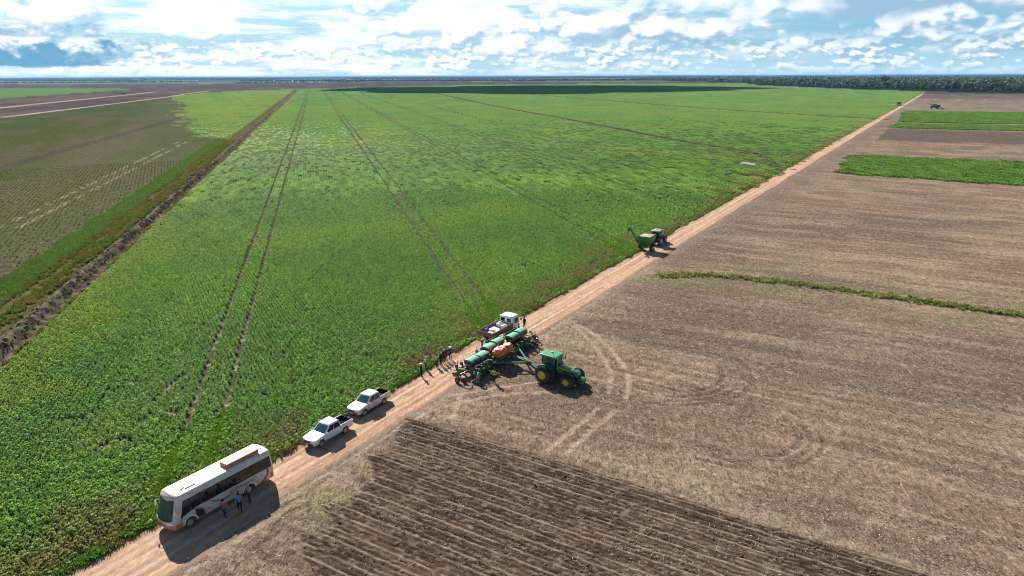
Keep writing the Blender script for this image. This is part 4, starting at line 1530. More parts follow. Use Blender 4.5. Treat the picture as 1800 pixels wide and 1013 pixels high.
M = {
    'white': paint('white_paint', (.78, .77, .75), .3, coat=.5, dust=.35),
    'pickup': paint('white_pickup_paint', (.68, .68, .69), .25, coat=.7, dust=.6, dust_h=1.2),
    'cream': paint('cream_bus_paint', (.60, .52, .45), .35, coat=.3, dust=.6, dust_h=1.6),
    'pickup_dusty': paint('dusty_white_pickup_paint', (.72, .70, .69), .32, coat=.5, dust=1.0, dust_h=1.7, dustcol=(.42, .24, .16)),
    'liner': paint('bed_liner_black', (.010, .010, .011), .95, spec=.05),
    'roofwhite': paint('bus_roof_white', (.66, .61, .53), .45, var=.05),
    'silver': paint('silver_paint', (.42, .43, .45), .3, .6),
    'orange': paint('orange_paint', (.60, .145, .030), .4, dust=.2),
    'terracotta': paint('terracotta_paint', (.42, .15, .070), .5),
    'brown': paint('brown_trim', (.16, .075, .055), .5),
    'black': paint('black_plastic', (.018, .018, .020), .5, dust=.2),
    'glass': paint('tinted_glass', (.010, .014, .018), .06, spec=.7),
    'screen': paint('windscreen_glass', (.025, .065, .095), .05, spec=.9),  # blue of reflected sky put into the base colour
    'rubber': paint('tyre_rubber', (.022, .021, .020), .85, dust=.45, dustcol=(.20, .14, .10), spec=.2),
    'steel': paint('bare_steel', (.35, .34, .33), .4, .8),
    'rim': paint('wheel_rim_grey', (.40, .40, .40), .45, .5, dust=.4),
    'green': paint('tractor_green', (.012, .150, .030), .35, coat=.4, dust=.18),
    'pgreen': paint('planter_green', (.015, .120, .040), .45, dust=.15),
    'lid': paint('lid_green', (.050, .30, .165), .45, var=.08),
    'roofgreen': paint('cab_roof_green', (.025, .270, .105), .4, coat=.2, var=.06),
    'cartgreen': paint('cart_green', (.012, .175, .035), .4, coat=.3, dust=.2),
    'yellow': paint('rim_yellow', (.62, .42, .030), .45, dust=.15),
    'amber': paint('amber_lamp', (.75, .30, .02), .2),
    'lamp': paint('lamp_lens', (.62, .66, .70), .08, spec=.8),
    'red': paint('tail_lamp_red', (.40, .015, .012), .2),
    'navy': paint('bin_navy', (.020, .035, .055), .4),
    'grey': paint('grey_metal', (.16, .16, .16), .5, .3),
    'bluegrey': paint('tractor_blue_grey', (.045, .065, .12), .4, dust=.2),
    'wood': paint('bed_boards', (.25, .135, .090), .8, dust=.2),
    'sack': paint('white_sack', (.72, .72, .72), .8, spec=.2),
    'beige': paint('beige_sack', (.55, .43, .30), .85, spec=.2),
    'blue': paint('blue_plastic', (.06, .09, .42), .5),
    'grain': paint('soya_grain', (.46, .35, .22), .95, spec=.1, var=.2),
    'plate': paint('number_plate', (.55, .55, .55), .5),
    'tarp': paint('orange_tarp', (.70, .13, .028), .55),
    'chaff': paint('dust_brown', (.26, .19, .13), .95),
}


class MB:
    """collects faces of one part"""
    def __init__(self):
        self.v, self.f = [], []

    def add(self, V, F):
        o = len(self.v)
        self.v += [tuple(p) for p in V]
        self.f += [tuple(i + o for i in q) for q in F]
        return self

    def box(self, c, s, rot=(0, 0, 0), taper=1.0):
        E = Euler(rot).to_matrix()
        V = []
        for z in (-.5, .5):
            k = taper if z > 0 else 1.0
            for x, y in ((-.5, -.5), (.5, -.5), (.5, .5), (-.5, .5)):
                V.append(Vector(c) + E @ Vector((x * s[0] * k, y * s[1] * k, z * s[2])))
        return self.add(V, [(3, 2, 1, 0), (4, 5, 6, 7), (0, 1, 5, 4), (1, 2, 6, 5), (2, 3, 7, 6), (3, 0, 4, 7)])

    def tube(self, p0, p1, r0, r1=None, k=10, caps=True):
        r1 = r0 if r1 is None else r1
        p0, p1 = Vector(p0), Vector(p1)
        ax = (p1 - p0).normalized()
        u = ax.orthogonal().normalized()
        w = ax.cross(u)
        V = []
        for p, r in ((p0, r0), (p1, r1)):
            for t in range(k):
                a = 2 * math.pi * (t + .5) / k
                V.append(p + (u * math.cos(a) + w * math.sin(a)) * r)
        F = [(t, (t + 1) % k, k + (t + 1) % k, k + t) for t in range(k)]
        if caps:
            F += [tuple(range(k))[::-1], tuple(range(k, 2 * k))]
        return self.add(V, F)

    def bar(self, p0, p1, w, h=None):
        """square tube between two points"""
        h = w if h is None else h
        p0, p1 = Vector(p0), Vector(p1)
        ax = (p1 - p0).normalized()
        side = ax.cross(Vector((0, 0, 1)))
        side = side.normalized() if side.length > .05 else Vector((1, 0, 0))
        up = side.cross(ax)
        V = []
        for p in (p0, p1):
            for a, b in ((-1, -1), (1, -1), (1, 1), (-1, 1)):
                V.append(p + side * a * w / 2 + up * b * h / 2)
        return self.add(V, [(0, 1, 2, 3), (7, 6, 5, 4), (0, 4, 5, 1), (1, 5, 6, 2), (2, 6, 7, 3), (3, 7, 4, 0)])

    def lathe(self, prof, c, axis='y', k=24, close=True):
        """prof: (radius, offset along axis)"""
        V = []
        for r, o in prof:
            for t in range(k):
                a = 2 * math.pi * t / k
                p = (r * math.cos(a), o, r * math.sin(a)) if axis == 'y' else ((r * math.cos(a), r * math.sin(a), o) if axis == 'z' else (o, r * math.cos(a), r * math.sin(a)))
                V.append((c[0] + p[0], c[1] + p[1], c[2] + p[2]))
        n = len(prof)
        F = [(i * k + t, i * k + (t + 1) % k, (i + 1) * k + (t + 1) % k, (i + 1) * k + t) for i in range(n - 1) for t in range(k)]
        if close:
            F += [tuple(range(k)), tuple(range((n - 1) * k, n * k))[::-1]]
        return self.add(V, F)

    def prism(self, poly, y0, y1):
        """polygon in (x, z), pushed along y"""
        n = len(poly)
        V = [(x, y0, z) for x, z in poly] + [(x, y1, z) for x, z in poly]
        F = [(i, (i + 1) % n, n + (i + 1) % n, n + i) for i in range(n)] + [tuple(range(n))[::-1], tuple(range(n, 2 * n))]
        return self.add(V, F)

    def ball(self, c, r, k=12, m=8):
        r = (r, r, r) if not isinstance(r, tuple) else r
        V, F = [], []
        for i in range(m + 1):
            ph = math.pi * i / m
            for t in range(k):
                a = 2 * math.pi * t / k
                V.append((c[0] + r[0] * math.sin(ph) * math.cos(a), c[1] + r[1] * math.sin(ph) * math.sin(a), c[2] + r[2] * math.cos(ph)))
        for i in range(m):
            for t in range(k):
                F.append((i * k + t, (i + 1) * k + t, (i + 1) * k + (t + 1) % k, i * k + (t + 1) % k))
        return self.add(V, F)

    def build(self, name, mat, parent=None, angle=35, small=False):
        me = bpy.data.meshes.new(name)
        me.from_pydata(self.v, [], self.f)
        bm = bmesh.new()
        bm.from_mesh(me)
        bmesh.ops.remove_doubles(bm, verts=bm.verts, dist=1e-5)
        bmesh.ops.recalc_face_normals(bm, faces=bm.faces)
        bm.to_mesh(me)
        bm.free()
        me.polygons.foreach_set('use_smooth', [True] * len(me.polygons))
        me.set_sharp_from_angle(angle=rad(angle))
        me.materials.append(M[mat] if isinstance(mat, str) else mat)
        o = link(name, me, parent)
        if small:
            o['kind'] = 'stuff'      # a few pieces each far below ten pixels, kept as one part
        return o


class Shell:
    """a rounded box with a bend; panels can be laid on its faces"""
    def __init__(self, lo, hi, r, bend=None):
        self.c = [(a + b) / 2 for a, b in zip(lo, hi)]
        self.h = [(b - a) / 2 for a, b in zip(lo, hi)]
        self.r = r
        self.bend = bend or (lambda p: p)

    def at(self, p, off=0.0):
        q = [a - b for a, b in zip(p, self.c)]
        inn = [max(-(h - self.r), min(h - self.r, a)) for a, h in zip(q, self.h)]
        d = Vector([a - b for a, b in zip(q, inn)])
        L = d.length or 1e-6
        g = Vector(inn) + d / L * (self.r + off) + Vector(self.c)
        return Vector(self.bend(g))

    def face_pt(self, face, a, b):
        ax, sg = 'xyz'.index(face[1]), (1 if face[0] == '+' else -1)
        o = [i for i in range(3) if i != ax]
        p = [0, 0, 0]
        p[ax] = self.c[ax] + sg * self.h[ax]
        p[o[0]], p[o[1]] = a, b
        return p

    def body(self, mb, seg=(20, 8, 10)):
        for face in ('+x', '-x', '+y', '-y', '+z', '-z'):
            ax = 'xyz'.index(face[1])
            o = [i for i in range(3) if i != ax]
            n = [seg[o[0]], seg[o[1]]]

            def ticks(i, m):
                c, h, r = self.c[i], self.h[i], self.r
                core = [c - (h - r) + 2 * (h - r) * t / m for t in range(m + 1)]
                lo = [c - h + r * (1 - math.cos(math.pi / 2 * t / 3)) for t in range(3)]
                return lo + core + [2 * c - x for x in reversed(lo)]
            A, B = ticks(o[0], n[0]), ticks(o[1], n[1])
            V = [self.at(self.face_pt(face, a, b)) for a in A for b in B]
            nb = len(B)
            F = [(i * nb + j, (i + 1) * nb + j, (i + 1) * nb + j + 1, i * nb + j + 1) for i in range(len(A) - 1) for j in range(nb - 1)]
            mb.add(V, F)
        return mb

    def panel(self, mb, face, a0, a1, b0, b1, off=.008, n=(6, 4), sk=None):
        """thin raised sheet over part of a face; sk(u, v) -> (a, b) may reshape it"""
        for k, o in enumerate((off, -.004)):
            V = []
            for i in range(n[0] + 1):
                for j in range(n[1] + 1):
                    u, v = i / n[0], j / n[1]
                    a, b = (a0 + (a1 - a0) * u, b0 + (b1 - b0) * v) if sk is None else sk(u, v)
                    V.append(self.at(self.face_pt(face, a, b), o))
            w = n[1] + 1
            F = [(i * w + j, (i + 1) * w + j, (i + 1) * w + j + 1, i * w + j + 1) for i in range(n[0]) for j in range(n[1])]
            if k == 0:
                top = len(mb.v)
                mb.add(V, F)
            else:
                bot = len(mb.v)
                mb.add(V, [])
                ring = [i * w for i in range(n[0] + 1)] + [n[0] * w + j for j in range(1, w)] + [i * w + n[1] for i in range(n[0] - 1, -1, -1)] + [j for j in range(n[1] - 1, 0, -1)]
                for q in range(len(ring)):
                    a, b = ring[q], ring[(q + 1) % len(ring)]
                    mb.f.append((top + a, top + b, bot + b, bot + a))
        return mb

    def ribbon(self, mb, face, pts, width, off=.01):
        """curved stripe along (a, b) points on a face"""
        P = smooth_line(pts, 6)
        Wd = width if callable(width) else (lambda t: width)
        V = []
        n = len(P)
        for i, p in enumerate(P):
            q0, q1 = P[max(0, i - 1)], P[min(n - 1, i + 1)]
            t = Vector((q1[0] - q0[0], q1[1] - q0[1])).normalized()
            w = Wd(i / (n - 1)) / 2
            V.append(self.at(self.face_pt(face, p[0] - t[1] * w, p[1] + t[0] * w), off))
            V.append(self.at(self.face_pt(face, p[0] + t[1] * w, p[1] - t[0] * w), off))
        m = len(V)
        V2 = [self.at(self.face_pt(face, *(p)), -.004) for p in [(P[i // 2][0], P[i // 2][1]) for i in range(m)]]
        F = [(2 * i, 2 * i + 2, 2 * i + 3, 2 * i + 1) for i in range(n - 1)]
        F += [(2 * i, m + 2 * i, m + 2 * i + 2, 2 * i + 2) for i in range(n - 1)] + [(2 * i + 1, 2 * i + 3, m + 2 * i + 3, m + 2 * i + 1) for i in range(n - 1)]
        return mb.add(V + V2, F)


def carve(obj, mb):
    """cut the shape in mb out of obj"""
    cut = mb.build('cutter', 'black')
    md = obj.modifiers.new('cut', 'BOOLEAN')
    md.operation = 'DIFFERENCE'
    md.solver = 'EXACT'
    md.object = cut
    cut.parent = obj.parent
    bpy.context.view_layer.update()
    dg = bpy.context.evaluated_depsgraph_get()
    me = bpy.data.meshes.new_from_object(obj.evaluated_get(dg))
    me.materials.clear()
    me.materials.append(obj.data.materials[0])
    obj.modifiers.clear()
    obj.data = me
    me.polygons.foreach_set('material_index', [0] * len(me.polygons))
    bpy.data.objects.remove(cut)


def thing(name, label, cat, loc, az=0.0, group=None):
    """Empty on the ground; local +x is forward, az is measured from +Y clockwise (degrees)"""
    o = bpy.data.objects.new(name, None)
    COL.objects.link(o)
    o.empty_display_size = .3
    o.location = (loc[0], loc[1], loc[2] if len(loc) > 2 else 0.0)
    o.rotation_euler = (0, 0, math.pi / 2 - rad(az))
    return tag(o, label, cat, group)


def copy_tree(o, parent=None):
    c = o.copy()
    COL.objects.link(c)
    c.parent = parent
    for ch in o.children:
        copy_tree(ch, c)
    return c


def wheel(parent, c, r, w, rimr, side, rim='rim', lugs=0, name='wheel', deep=.06):
    """a wheel part with tyre and rim below it; side = +1 outside is +y"""
    h = bpy.data.objects.new(name, None)
    COL.objects.link(h)
    h.parent = parent
    h.location = c
    h.empty_display_size = .1
    b = MB()
    hw = w / 2
    b.lathe([(rimr, -hw * .9), (r * .90, -hw), (r * .97, -hw * .8), (r, -hw * .5), (r, hw * .5), (r * .97, hw * .8), (r * .90, hw), (rimr, hw * .9), (rimr * .96, 0)], (0, 0, 0), 'y', 28, False)
    for i in range(lugs):
        a = 2 * math.pi * i / lugs
        for sg in (-1, 1):
            aa = a + (math.pi / lugs if sg > 0 else 0)
            p = (math.cos(aa) * r, sg * w * .24, math.sin(aa) * r)
            E = Matrix.Rotation(-aa, 3, 'Y') @ Matrix.Rotation(sg * .7, 3, 'X')
            V = [Vector(p) + E @ Vector((x, y, z)) for x in (-.05, .04) for y, z in ((-w * .28, -.035), (w * .28, -.035), (w * .28, .035), (-w * .28, .035))]
            b.add(V, [(0, 1, 2, 3), (7, 6, 5, 4), (0, 4, 5, 1), (1, 5, 6, 2), (2, 6, 7, 3), (3, 7, 4, 0)])
    b.build('tyre', 'rubber', h)
    b = MB()
    s = side
    b.lathe([(rimr * .98, s * hw * .88), (rimr * .86, s * (hw * .88)), (rimr * .78, s * (hw - deep)), (rimr * .35, s * (hw - deep * 1.2)), (rimr * .30, s * (hw - deep * .3)), (rimr * .12, s * (hw - deep * .3)), (rimr * .1, s * (hw - deep))], (0, 0, 0), 'y', 24, True)
    b.build('rim', rim, h)
    return h


# ------------------------------------------------------------------ the coach
def make_bus():
    t = thing('bus', 'cream coach with orange corners parked at the near end of the road', 'bus', (-24.85, 49.98), -146.0)

    def bend(p):
        x, y, z = p
        k = sstep(3.3, 4.8, np.float64(x))
        x = x - k * (max(0, z - 1.15) * .30 + .26 * (y / 1.2) ** 2 + max(0, .75 - z) * .12)
        kr = sstep(3.6, 4.7, np.float64(-x))
        x = x + kr * (.10 * max(0, z - 1.5) + .12 * (y / 1.2) ** 2)
        y = y * (1 - .035 * max(0, z - 1.4))
        z = z + .05 * (1 - (y / 1.2) ** 2) * (z > 2.8)
        return (x, y, z)
    S = Shell((-4.85, -1.2, .34), (4.95, 1.2, 3.12), .26, bend)
    body = S.body(MB(), (40, 10, 12)).build('body', 'cream', t, 50)
    AX = (3.35, -2.13)
    cut = MB()
    for x in AX:
        for sy in (-1, 1):
            cut.lathe([(.56, sy * .72), (.56, sy * 1.4)], (x, 0, .44), 'y', 24)
    carve(body, cut)
    body.data.set_sharp_from_angle(angle=rad(40))
    b = MB()
    S.panel(b, '+z', -4.5, 4.3, -1.0, 1.0, .006, (24, 6))
    roof = b.build('roof', 'roofwhite', t, 60)
    for sy, f in ((1, '+y'), (-1, '-y')):
        b = MB()
        S.panel(b, f, -4.62, 4.05, 1.58, 2.62, .006, (40, 5), lambda u, v: (-4.62 + (8.67 + .12 * (1 - v) * 2) * u, 1.58 - .34 * sstep(.80, 1.0, np.float64(u)) * (1 - v) + (2.62 - 1.58) * v))
        b.build('window_band', 'black', t, 60)
        xs = [-4.52, -3.75, -2.55, -1.35, -.15, 1.05, 2.25, 3.15]
        for i, (x0, x1) in enumerate(zip(xs[:-1], xs[1:])):
            b = MB()
            S.panel(b, f, x0 + .05, x1 - .05, 1.66, 2.55, .014, (4, 3))
            b.build('window', 'glass', t, 60)
        b = MB()
        S.panel(b, f, 3.2, 4.1, 1.42, 2.55, .014, (5, 4), lambda u, v: (3.2 + u * (1.0 - .12 * v), 1.50 - .16 * u + v * (1.06 + .14 * u)))
        b.build('driver_window', 'glass', t, 60)
        # painted swooshes
        for nm, pts, w, m in (('stripe', [(4.3, 1.02), (3.9, 1.38), (3.3, 1.50), (2.6, 1.42), (2.15, 1.12), (1.95, .72)], .10, 'terracotta'),
                              ('stripe', [(1.55, 1.50), (1.1, 1.20), (.5, 1.02), (-.2, .98), (-1.0, 1.0)], .10, 'terracotta'),
                              ('stripe', [(1.4, 1.44), (1.0, 1.14), (.4, .96), (-.2, .90)], .035, 'black'),
                              ('stripe', [(-4.0, 1.60), (-4.08, 1.35), (-3.95, 1.0), (-3.55, .66), (-3.1, .48)], .10, 'black'),
                              ('stripe', [(-4.15, 1.60), (-4.22, 1.3), (-4.08, .95), (-3.66, .60), (-3.3, .46)], .09, 'terracotta')):
            b = MB()
            S.ribbon(b, f, pts, w, .011)
            b.build(nm, m, t, 60)
        b = MB()
        S.panel(b, f, 0, 1, 0, 1, .010, (6, 6), lambda u, v: (2.80 - u * .80 * (1 - .20 * v), .48 + v * (.62 + .36 * (1 - u) * v)))
        b.build('dark_graphic', 'black', t, 60)
        for x in AX:
            b = MB()
            pts = [(x + .64 * math.cos(a), .44 + .64 * math.sin(a)) for a in [rad(-5 + 190 * i / 12) for i in range(13)]]
            S.ribbon(b, f, pts, .11, .035)
            b.build('wheel_arch', 'white', t, 50)
        b = MB()
        for x in (-1.1, .3, 1.6, -3.0):
            S.panel(b, f, x, x + .16, .86, .93, .012, (1, 1))
        b.build('hatch_handles', 'black', t, 35, True)
        b = MB()
        S.panel(b, f, -4.72, -4.42, .55, .98, .010, (4, 4))
        b.build('rear_corner_lamp', 'orange', t, 60)
    for x in AX:
        for sy in (-1, 1):
            wheel(t, (x, sy * 1.0, .46), .46, .28, .27, sy)
    for x in AX:
        b = MB()
        b.tube((x, -1.0, .46), (x, 1.0, .46), .09)
        b.box((x, 0, .62), (1.1, 1.40, .5))
        b.build('axle', 'black', t)
    b = MB()
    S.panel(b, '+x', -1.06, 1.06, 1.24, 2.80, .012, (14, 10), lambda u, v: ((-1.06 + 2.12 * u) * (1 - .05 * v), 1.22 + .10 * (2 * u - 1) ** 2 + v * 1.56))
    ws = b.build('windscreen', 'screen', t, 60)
    b = MB()
    S.ribbon(b, '+x', [(-1.05, 1.36), (-.6, 1.25), (0, 1.21), (.6, 1.25), (1.05, 1.36)], .14, .016)
    b.build('windscreen_rim', 'black', ws, 60)
    b = MB()
    S.ribbon(b, '+x', [(-.75, 1.30), (-.35, 1.55), (0, 1.65)], .03, .03)
    S.ribbon(b, '+x', [(.75, 1.30), (.4, 1.55), (.05, 1.62)], .03, .03)
    b.build('wiper', 'black', ws, 60)
    b = MB()
    S.panel(b, '+z', 4.22, 4.86, -1.02, 1.02, .012, (4, 8), lambda u, v: (4.30 + .16 * (2 * v - 1) ** 2 * 0 + u * .58 - .10 * (abs(2 * v - 1) > .75), -1.02 + 2.04 * v))
    b.build('roof_brow', 'brown', t, 60)
    for sy in (-1, 1):
        b = MB()
        S.panel(b, '+x', 0, 1, 0, 1, .016, (6, 5), lambda u, v: (sy * (.42 + .76 * u), .40 + v * (.42 + .08 * u)))
        b.build('bumper_corner', 'orange', t, 60)
        b = MB()
        S.panel(b, '+y' if sy > 0 else '-y', 4.18, 4.80, .42, .92, .012, (5, 4))
        b.build('side_corner', 'orange', t, 60)
        b = MB()
        S.panel(b, '+x', 0, 1, 0, 1, .02, (5, 3), lambda u, v: (sy * (.52 + .58 * u), .93 + v * .17 + .06 * u))
        b.build('headlight', 'lamp', t, 60)
        b = MB()
        b.tube((4.35, sy * 1.14, 2.35), (4.55, sy * 1.36, 2.28), .025)
        b.ball((4.56, sy * 1.38, 2.05), (.09, .07, .21), 10, 8)
        b.build('mirror', 'white', t)
    b = MB()
    S.panel(b, '+x', -.40, .40, .56, .88, .014, (4, 4))
    b.build('grille', 'grey', t, 60)
    b = MB()
    S.panel(b, '+x', -.22, .22, .40, .52, .02, (3, 1))
    b.build('number_plate', 'plate', t, 60)
    # roof equipment
    A = Shell((-3.75, -.25, 3.10), (-.55, .80, 3.50), .14)
    ac = A.body(MB(), (8, 4, 2)).build('air_conditioner', 'terracotta', t, 50)
    b = MB()
    A.panel(b, '+z', -3.62, -.68, -.14, .64, .01, (6, 3))
    b.build('top_cover', 'roofwhite', ac, 60)
    for x in (-1.0, -1.55):
        b = MB()
        b.lathe([(.19, 0), (.19, .035), (.16, .05), (.05, .03)], (x, .25, 3.50), 'z', 18)
        b.build('fan', 'brown', ac)
    b = MB()
    b.box((2.6, .15, 3.20), (.85, .75, .07), taper=.93)
    h = b.build('roof_hatch', 'roofwhite', t)
    b = MB()
    b.box((3.18, .3, 3.21), (.20, .18, .07))
    b.box((2.6, .56, 3.20), (.86, .05, .06))
    b.build('hatch_hinge', 'brown', h)
    b = MB()
    b.lathe([(.24, 0), (.24, .06), (.15, .10)], (-4.15, .15, 3.15), 'z', 20)
    b.build('roof_vent', 'roofwhite', t)
    b = MB()
    for x in (3.9, -3.9):
        b.ball((x, .95, 3.10), (.05, .05, .04), 8, 5)
        b.ball((x, -.95, 3.10), (.05, .05, .04), 8, 5)
    b.build('marker_lamps', 'amber', t, 35, True)
    b = MB()
    S.panel(b, '-x', -1.0, 1.0, 1.75, 2.7, .01, (8, 5))
    b.build('rear_window', 'glass', t, 60)
    # lettering on the visible side
    fc = bpy.data.curves.new('lettering', 'FONT')
    fc.body = 'GOPANANO'
    fc.size = .46
    fc.extrude = .004
    fc.shear = .25
    fc.space_character = 1.02
    fo = bpy.data.objects.new('lettering', fc)
    COL.objects.link(fo)
    bpy.context.view_layer.update()
    me = bpy.data.meshes.new_from_object(fo.evaluated_get(bpy.context.evaluated_depsgraph_get()))
    bpy.data.objects.remove(fo)
    me.materials.append(M['black'])
    lo = link('lettering', me, t)
    lo.matrix_local = Matrix.Translation((-.18, 1.205, 1.12)) @ Matrix(((-1, 0, 0, 0), (0, 0, 1, 0), (0, 1, 0, 0), (0, 0, 0, 1)))
    return t


# ------------------------------------------------------------------ pickups
def make_pickup(loc, az, label, dusty=False):
    t = thing('pickup_truck', label, 'pickup', loc, az, 'white pickups on the road')
    pm = 'pickup_dusty' if dusty else 'pickup'

    def bend(p):
        x, y, z = p
        k = sstep(1.0, 2.66, np.float64(x))
        if z > .85:
            z = z - k * .16 * ((z - .85) / .3)
        x = x - sstep(1.6, 2.66, np.float64(x)) * (.24 * (y / .93) ** 2 + .10 * max(0, z - .8))
        y = y * (1 - .03 * max(0, z - .8) - .05 * sstep(2.0, 2.7, np.float64(abs(x))))
        return (x, y, z)
    S = Shell((-2.62, -.93, .40), (2.68, .93, 1.15), .12, bend)
    body = S.body(MB(), (30, 8, 5)).build('body', pm, t, 40)
    AX = (1.66, -1.44)
    cut = MB()
    for x in AX:
        for sy in (-1, 1):
            cut.lathe([(.46, sy * .62), (.46, sy * 1.2)], (x, 0, .40), 'y', 24)
    cut.box((-1.84, 0, 1.15), (1.42, 1.52, .80))
    carve(body, cut)
    body.data.set_sharp_from_angle(angle=rad(35))
    b = MB()
    b.box((-1.84, 0, .765), (1.40, 1.50, .02))
    for sy in (-1, 1):
        b.box((-1.84, sy * .745, .95), (1.40, .02, .36))
    b.box((-2.54, 0, .95), (.02, 1.50, .36))
    b.box((-1.14, 0, .95), (.02, 1.50, .36))
    for i in range(9):
        b.box((-1.84, -.6 + .15 * i, .782), (1.36, .05, .02))
    b.build('bed_liner', 'liner', t)
    for sy in (-1, 1):
        b = MB()
        b.box((-1.84, sy * .80, 1.165), (1.50, .05, .03))
        b.build('bed_rail', pm, t)

    def cb(p):
        x, y, z = p
        v = (z - 1.08) / (1.80 - 1.08)
        u = (x + 1.06) / (1.22 + 1.06)
        xr, xf = -1.06 + .20 * v, 1.22 - .86 * v
        return (xr + (xf - xr) * u - .03 * (y / .8) ** 2 * u, y * (1 - .17 * v), z + .03 * (1 - (y / .8) ** 2) * v)
    Cb = Shell((-1.06, -.86, 1.06), (1.22, .86, 1.80), .10, cb)
    cab = Cb.body(MB(), (12, 6, 6)).build('cab', pm, t, 40)
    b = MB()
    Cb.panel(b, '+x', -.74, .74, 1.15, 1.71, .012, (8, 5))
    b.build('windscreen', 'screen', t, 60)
    b = MB()
    Cb.panel(b, '-x', -.62, .62, 1.22, 1.68, .010, (6, 4))
    b.build('rear_window', 'glass', t, 60)
    for f, sy in (('+y', 1), ('-y', -1)):
        for x0, x1, k in ((.10, 1.02, 1), (-.92, .04, 0)):
            b = MB()
            Cb.panel(b, f, x0, x1, 1.17, 1.69, .010, (4, 4), (lambda u, v, x0=x0, x1=x1, k=k: (x0 + (x1 - x0) * u + (.0 if k else .10 * v * (1 - u)), 1.17 + .52 * v)))
            b.build('side_window', 'glass', t, 60)
        for x0 in (.18, -.82):
            b = MB()
            S.panel(b, f, x0 - .1, x0 + .12, .98, 1.02, .03, (2, 1))
            b.build('door_handle', 'steel', t, 60)
        b = MB()
        for x in (1.06, .06, -1.0):
            S.panel(b, f, x - .008, x + .008, .52, 1.06, .003, (1, 4))
        b.build('door_gaps', 'black', t, 60, True)
        b = MB()
        b.tube((.98, sy * .86, 1.18), (.98, sy * 1.0, 1.22), .025)
        b.ball((.99, sy * 1.04, 1.25), (.06, .11, .09), 10, 8)
        b.build('mirror', pm, t)
        b = MB()
        S.panel(b, '+x', 0, 1, 0, 1, .012, (4, 3), lambda u, v: (sy * (.46 + .42 * u), .82 + .04 * u + .14 * v))
        b.build('headlight', 'lamp', t, 60)
        b = MB()
        b.lathe([(.06, 0), (.06, .03)], (2.50, sy * .62, .55), 'x', 10)
        b.build('fog_lamp', 'lamp', t)
        b = MB()
        S.panel(b, '-x', sy * .70, sy * .91, .72, 1.05, .012, (3, 3))
        b.build('tail_lamp', 'red', t, 60)
        for x in AX:
            b = MB()
            pts = [(x + .50 * math.cos(a), .40 + .50 * math.sin(a)) for a in [rad(8 + 164 * i / 10) for i in range(11)]]
            S.ribbon(b, f, pts, .09, .022)
            b.build('wheel_arch', pm, t, 50)
            wheel(t, (x, sy * .80, .38), .38, .25, .23, sy)
        b = MB()
        b.tube((.95, sy * .88, .40), (-.80, sy * .88, .40), .05)
        b.build('side_step', 'black', t)
    b = MB()
    S.panel(b, '+x', -.44, .44, .70, .96, .012, (6, 4))
    g = b.build('grille', 'black', t, 60)
    b = MB()
    S.panel(b, '+x', -.08, .08, .82, .90, .02, (1, 1))
    S.panel(b, '+x', -.42, .42, .775, .79, .02, (4, 1))
    b.build('grille_bar', 'steel', g, 60)
    b = MB()
    S.panel(b, '+x', -.70, .70, .44, .66, .02, (8, 3))
    b.build('front_bumper', 'black', t, 60)
    b = MB()
    b.box((2.70, 0, .58), (.02, .40, .12))
    b.build('number_plate', 'plate', t)
    b = MB()
    b.box((-2.68, 0, .55), (.12, 1.5, .14))
    b.build('rear_bumper', 'steel', t)
    for x in AX:
        b = MB()
        b.tube((x, -.8, .38), (x, .8, .38), .06)
        b.box((x, 0, .55), (.85, 1.2, .3))
        b.build('axle', 'black', t)
    b = MB()
    b.tube((-.6, .45, 1.82), (-.72, .45, 2.1), .008, .004, 5)
    b.build('aerial', 'black', t)
    return t


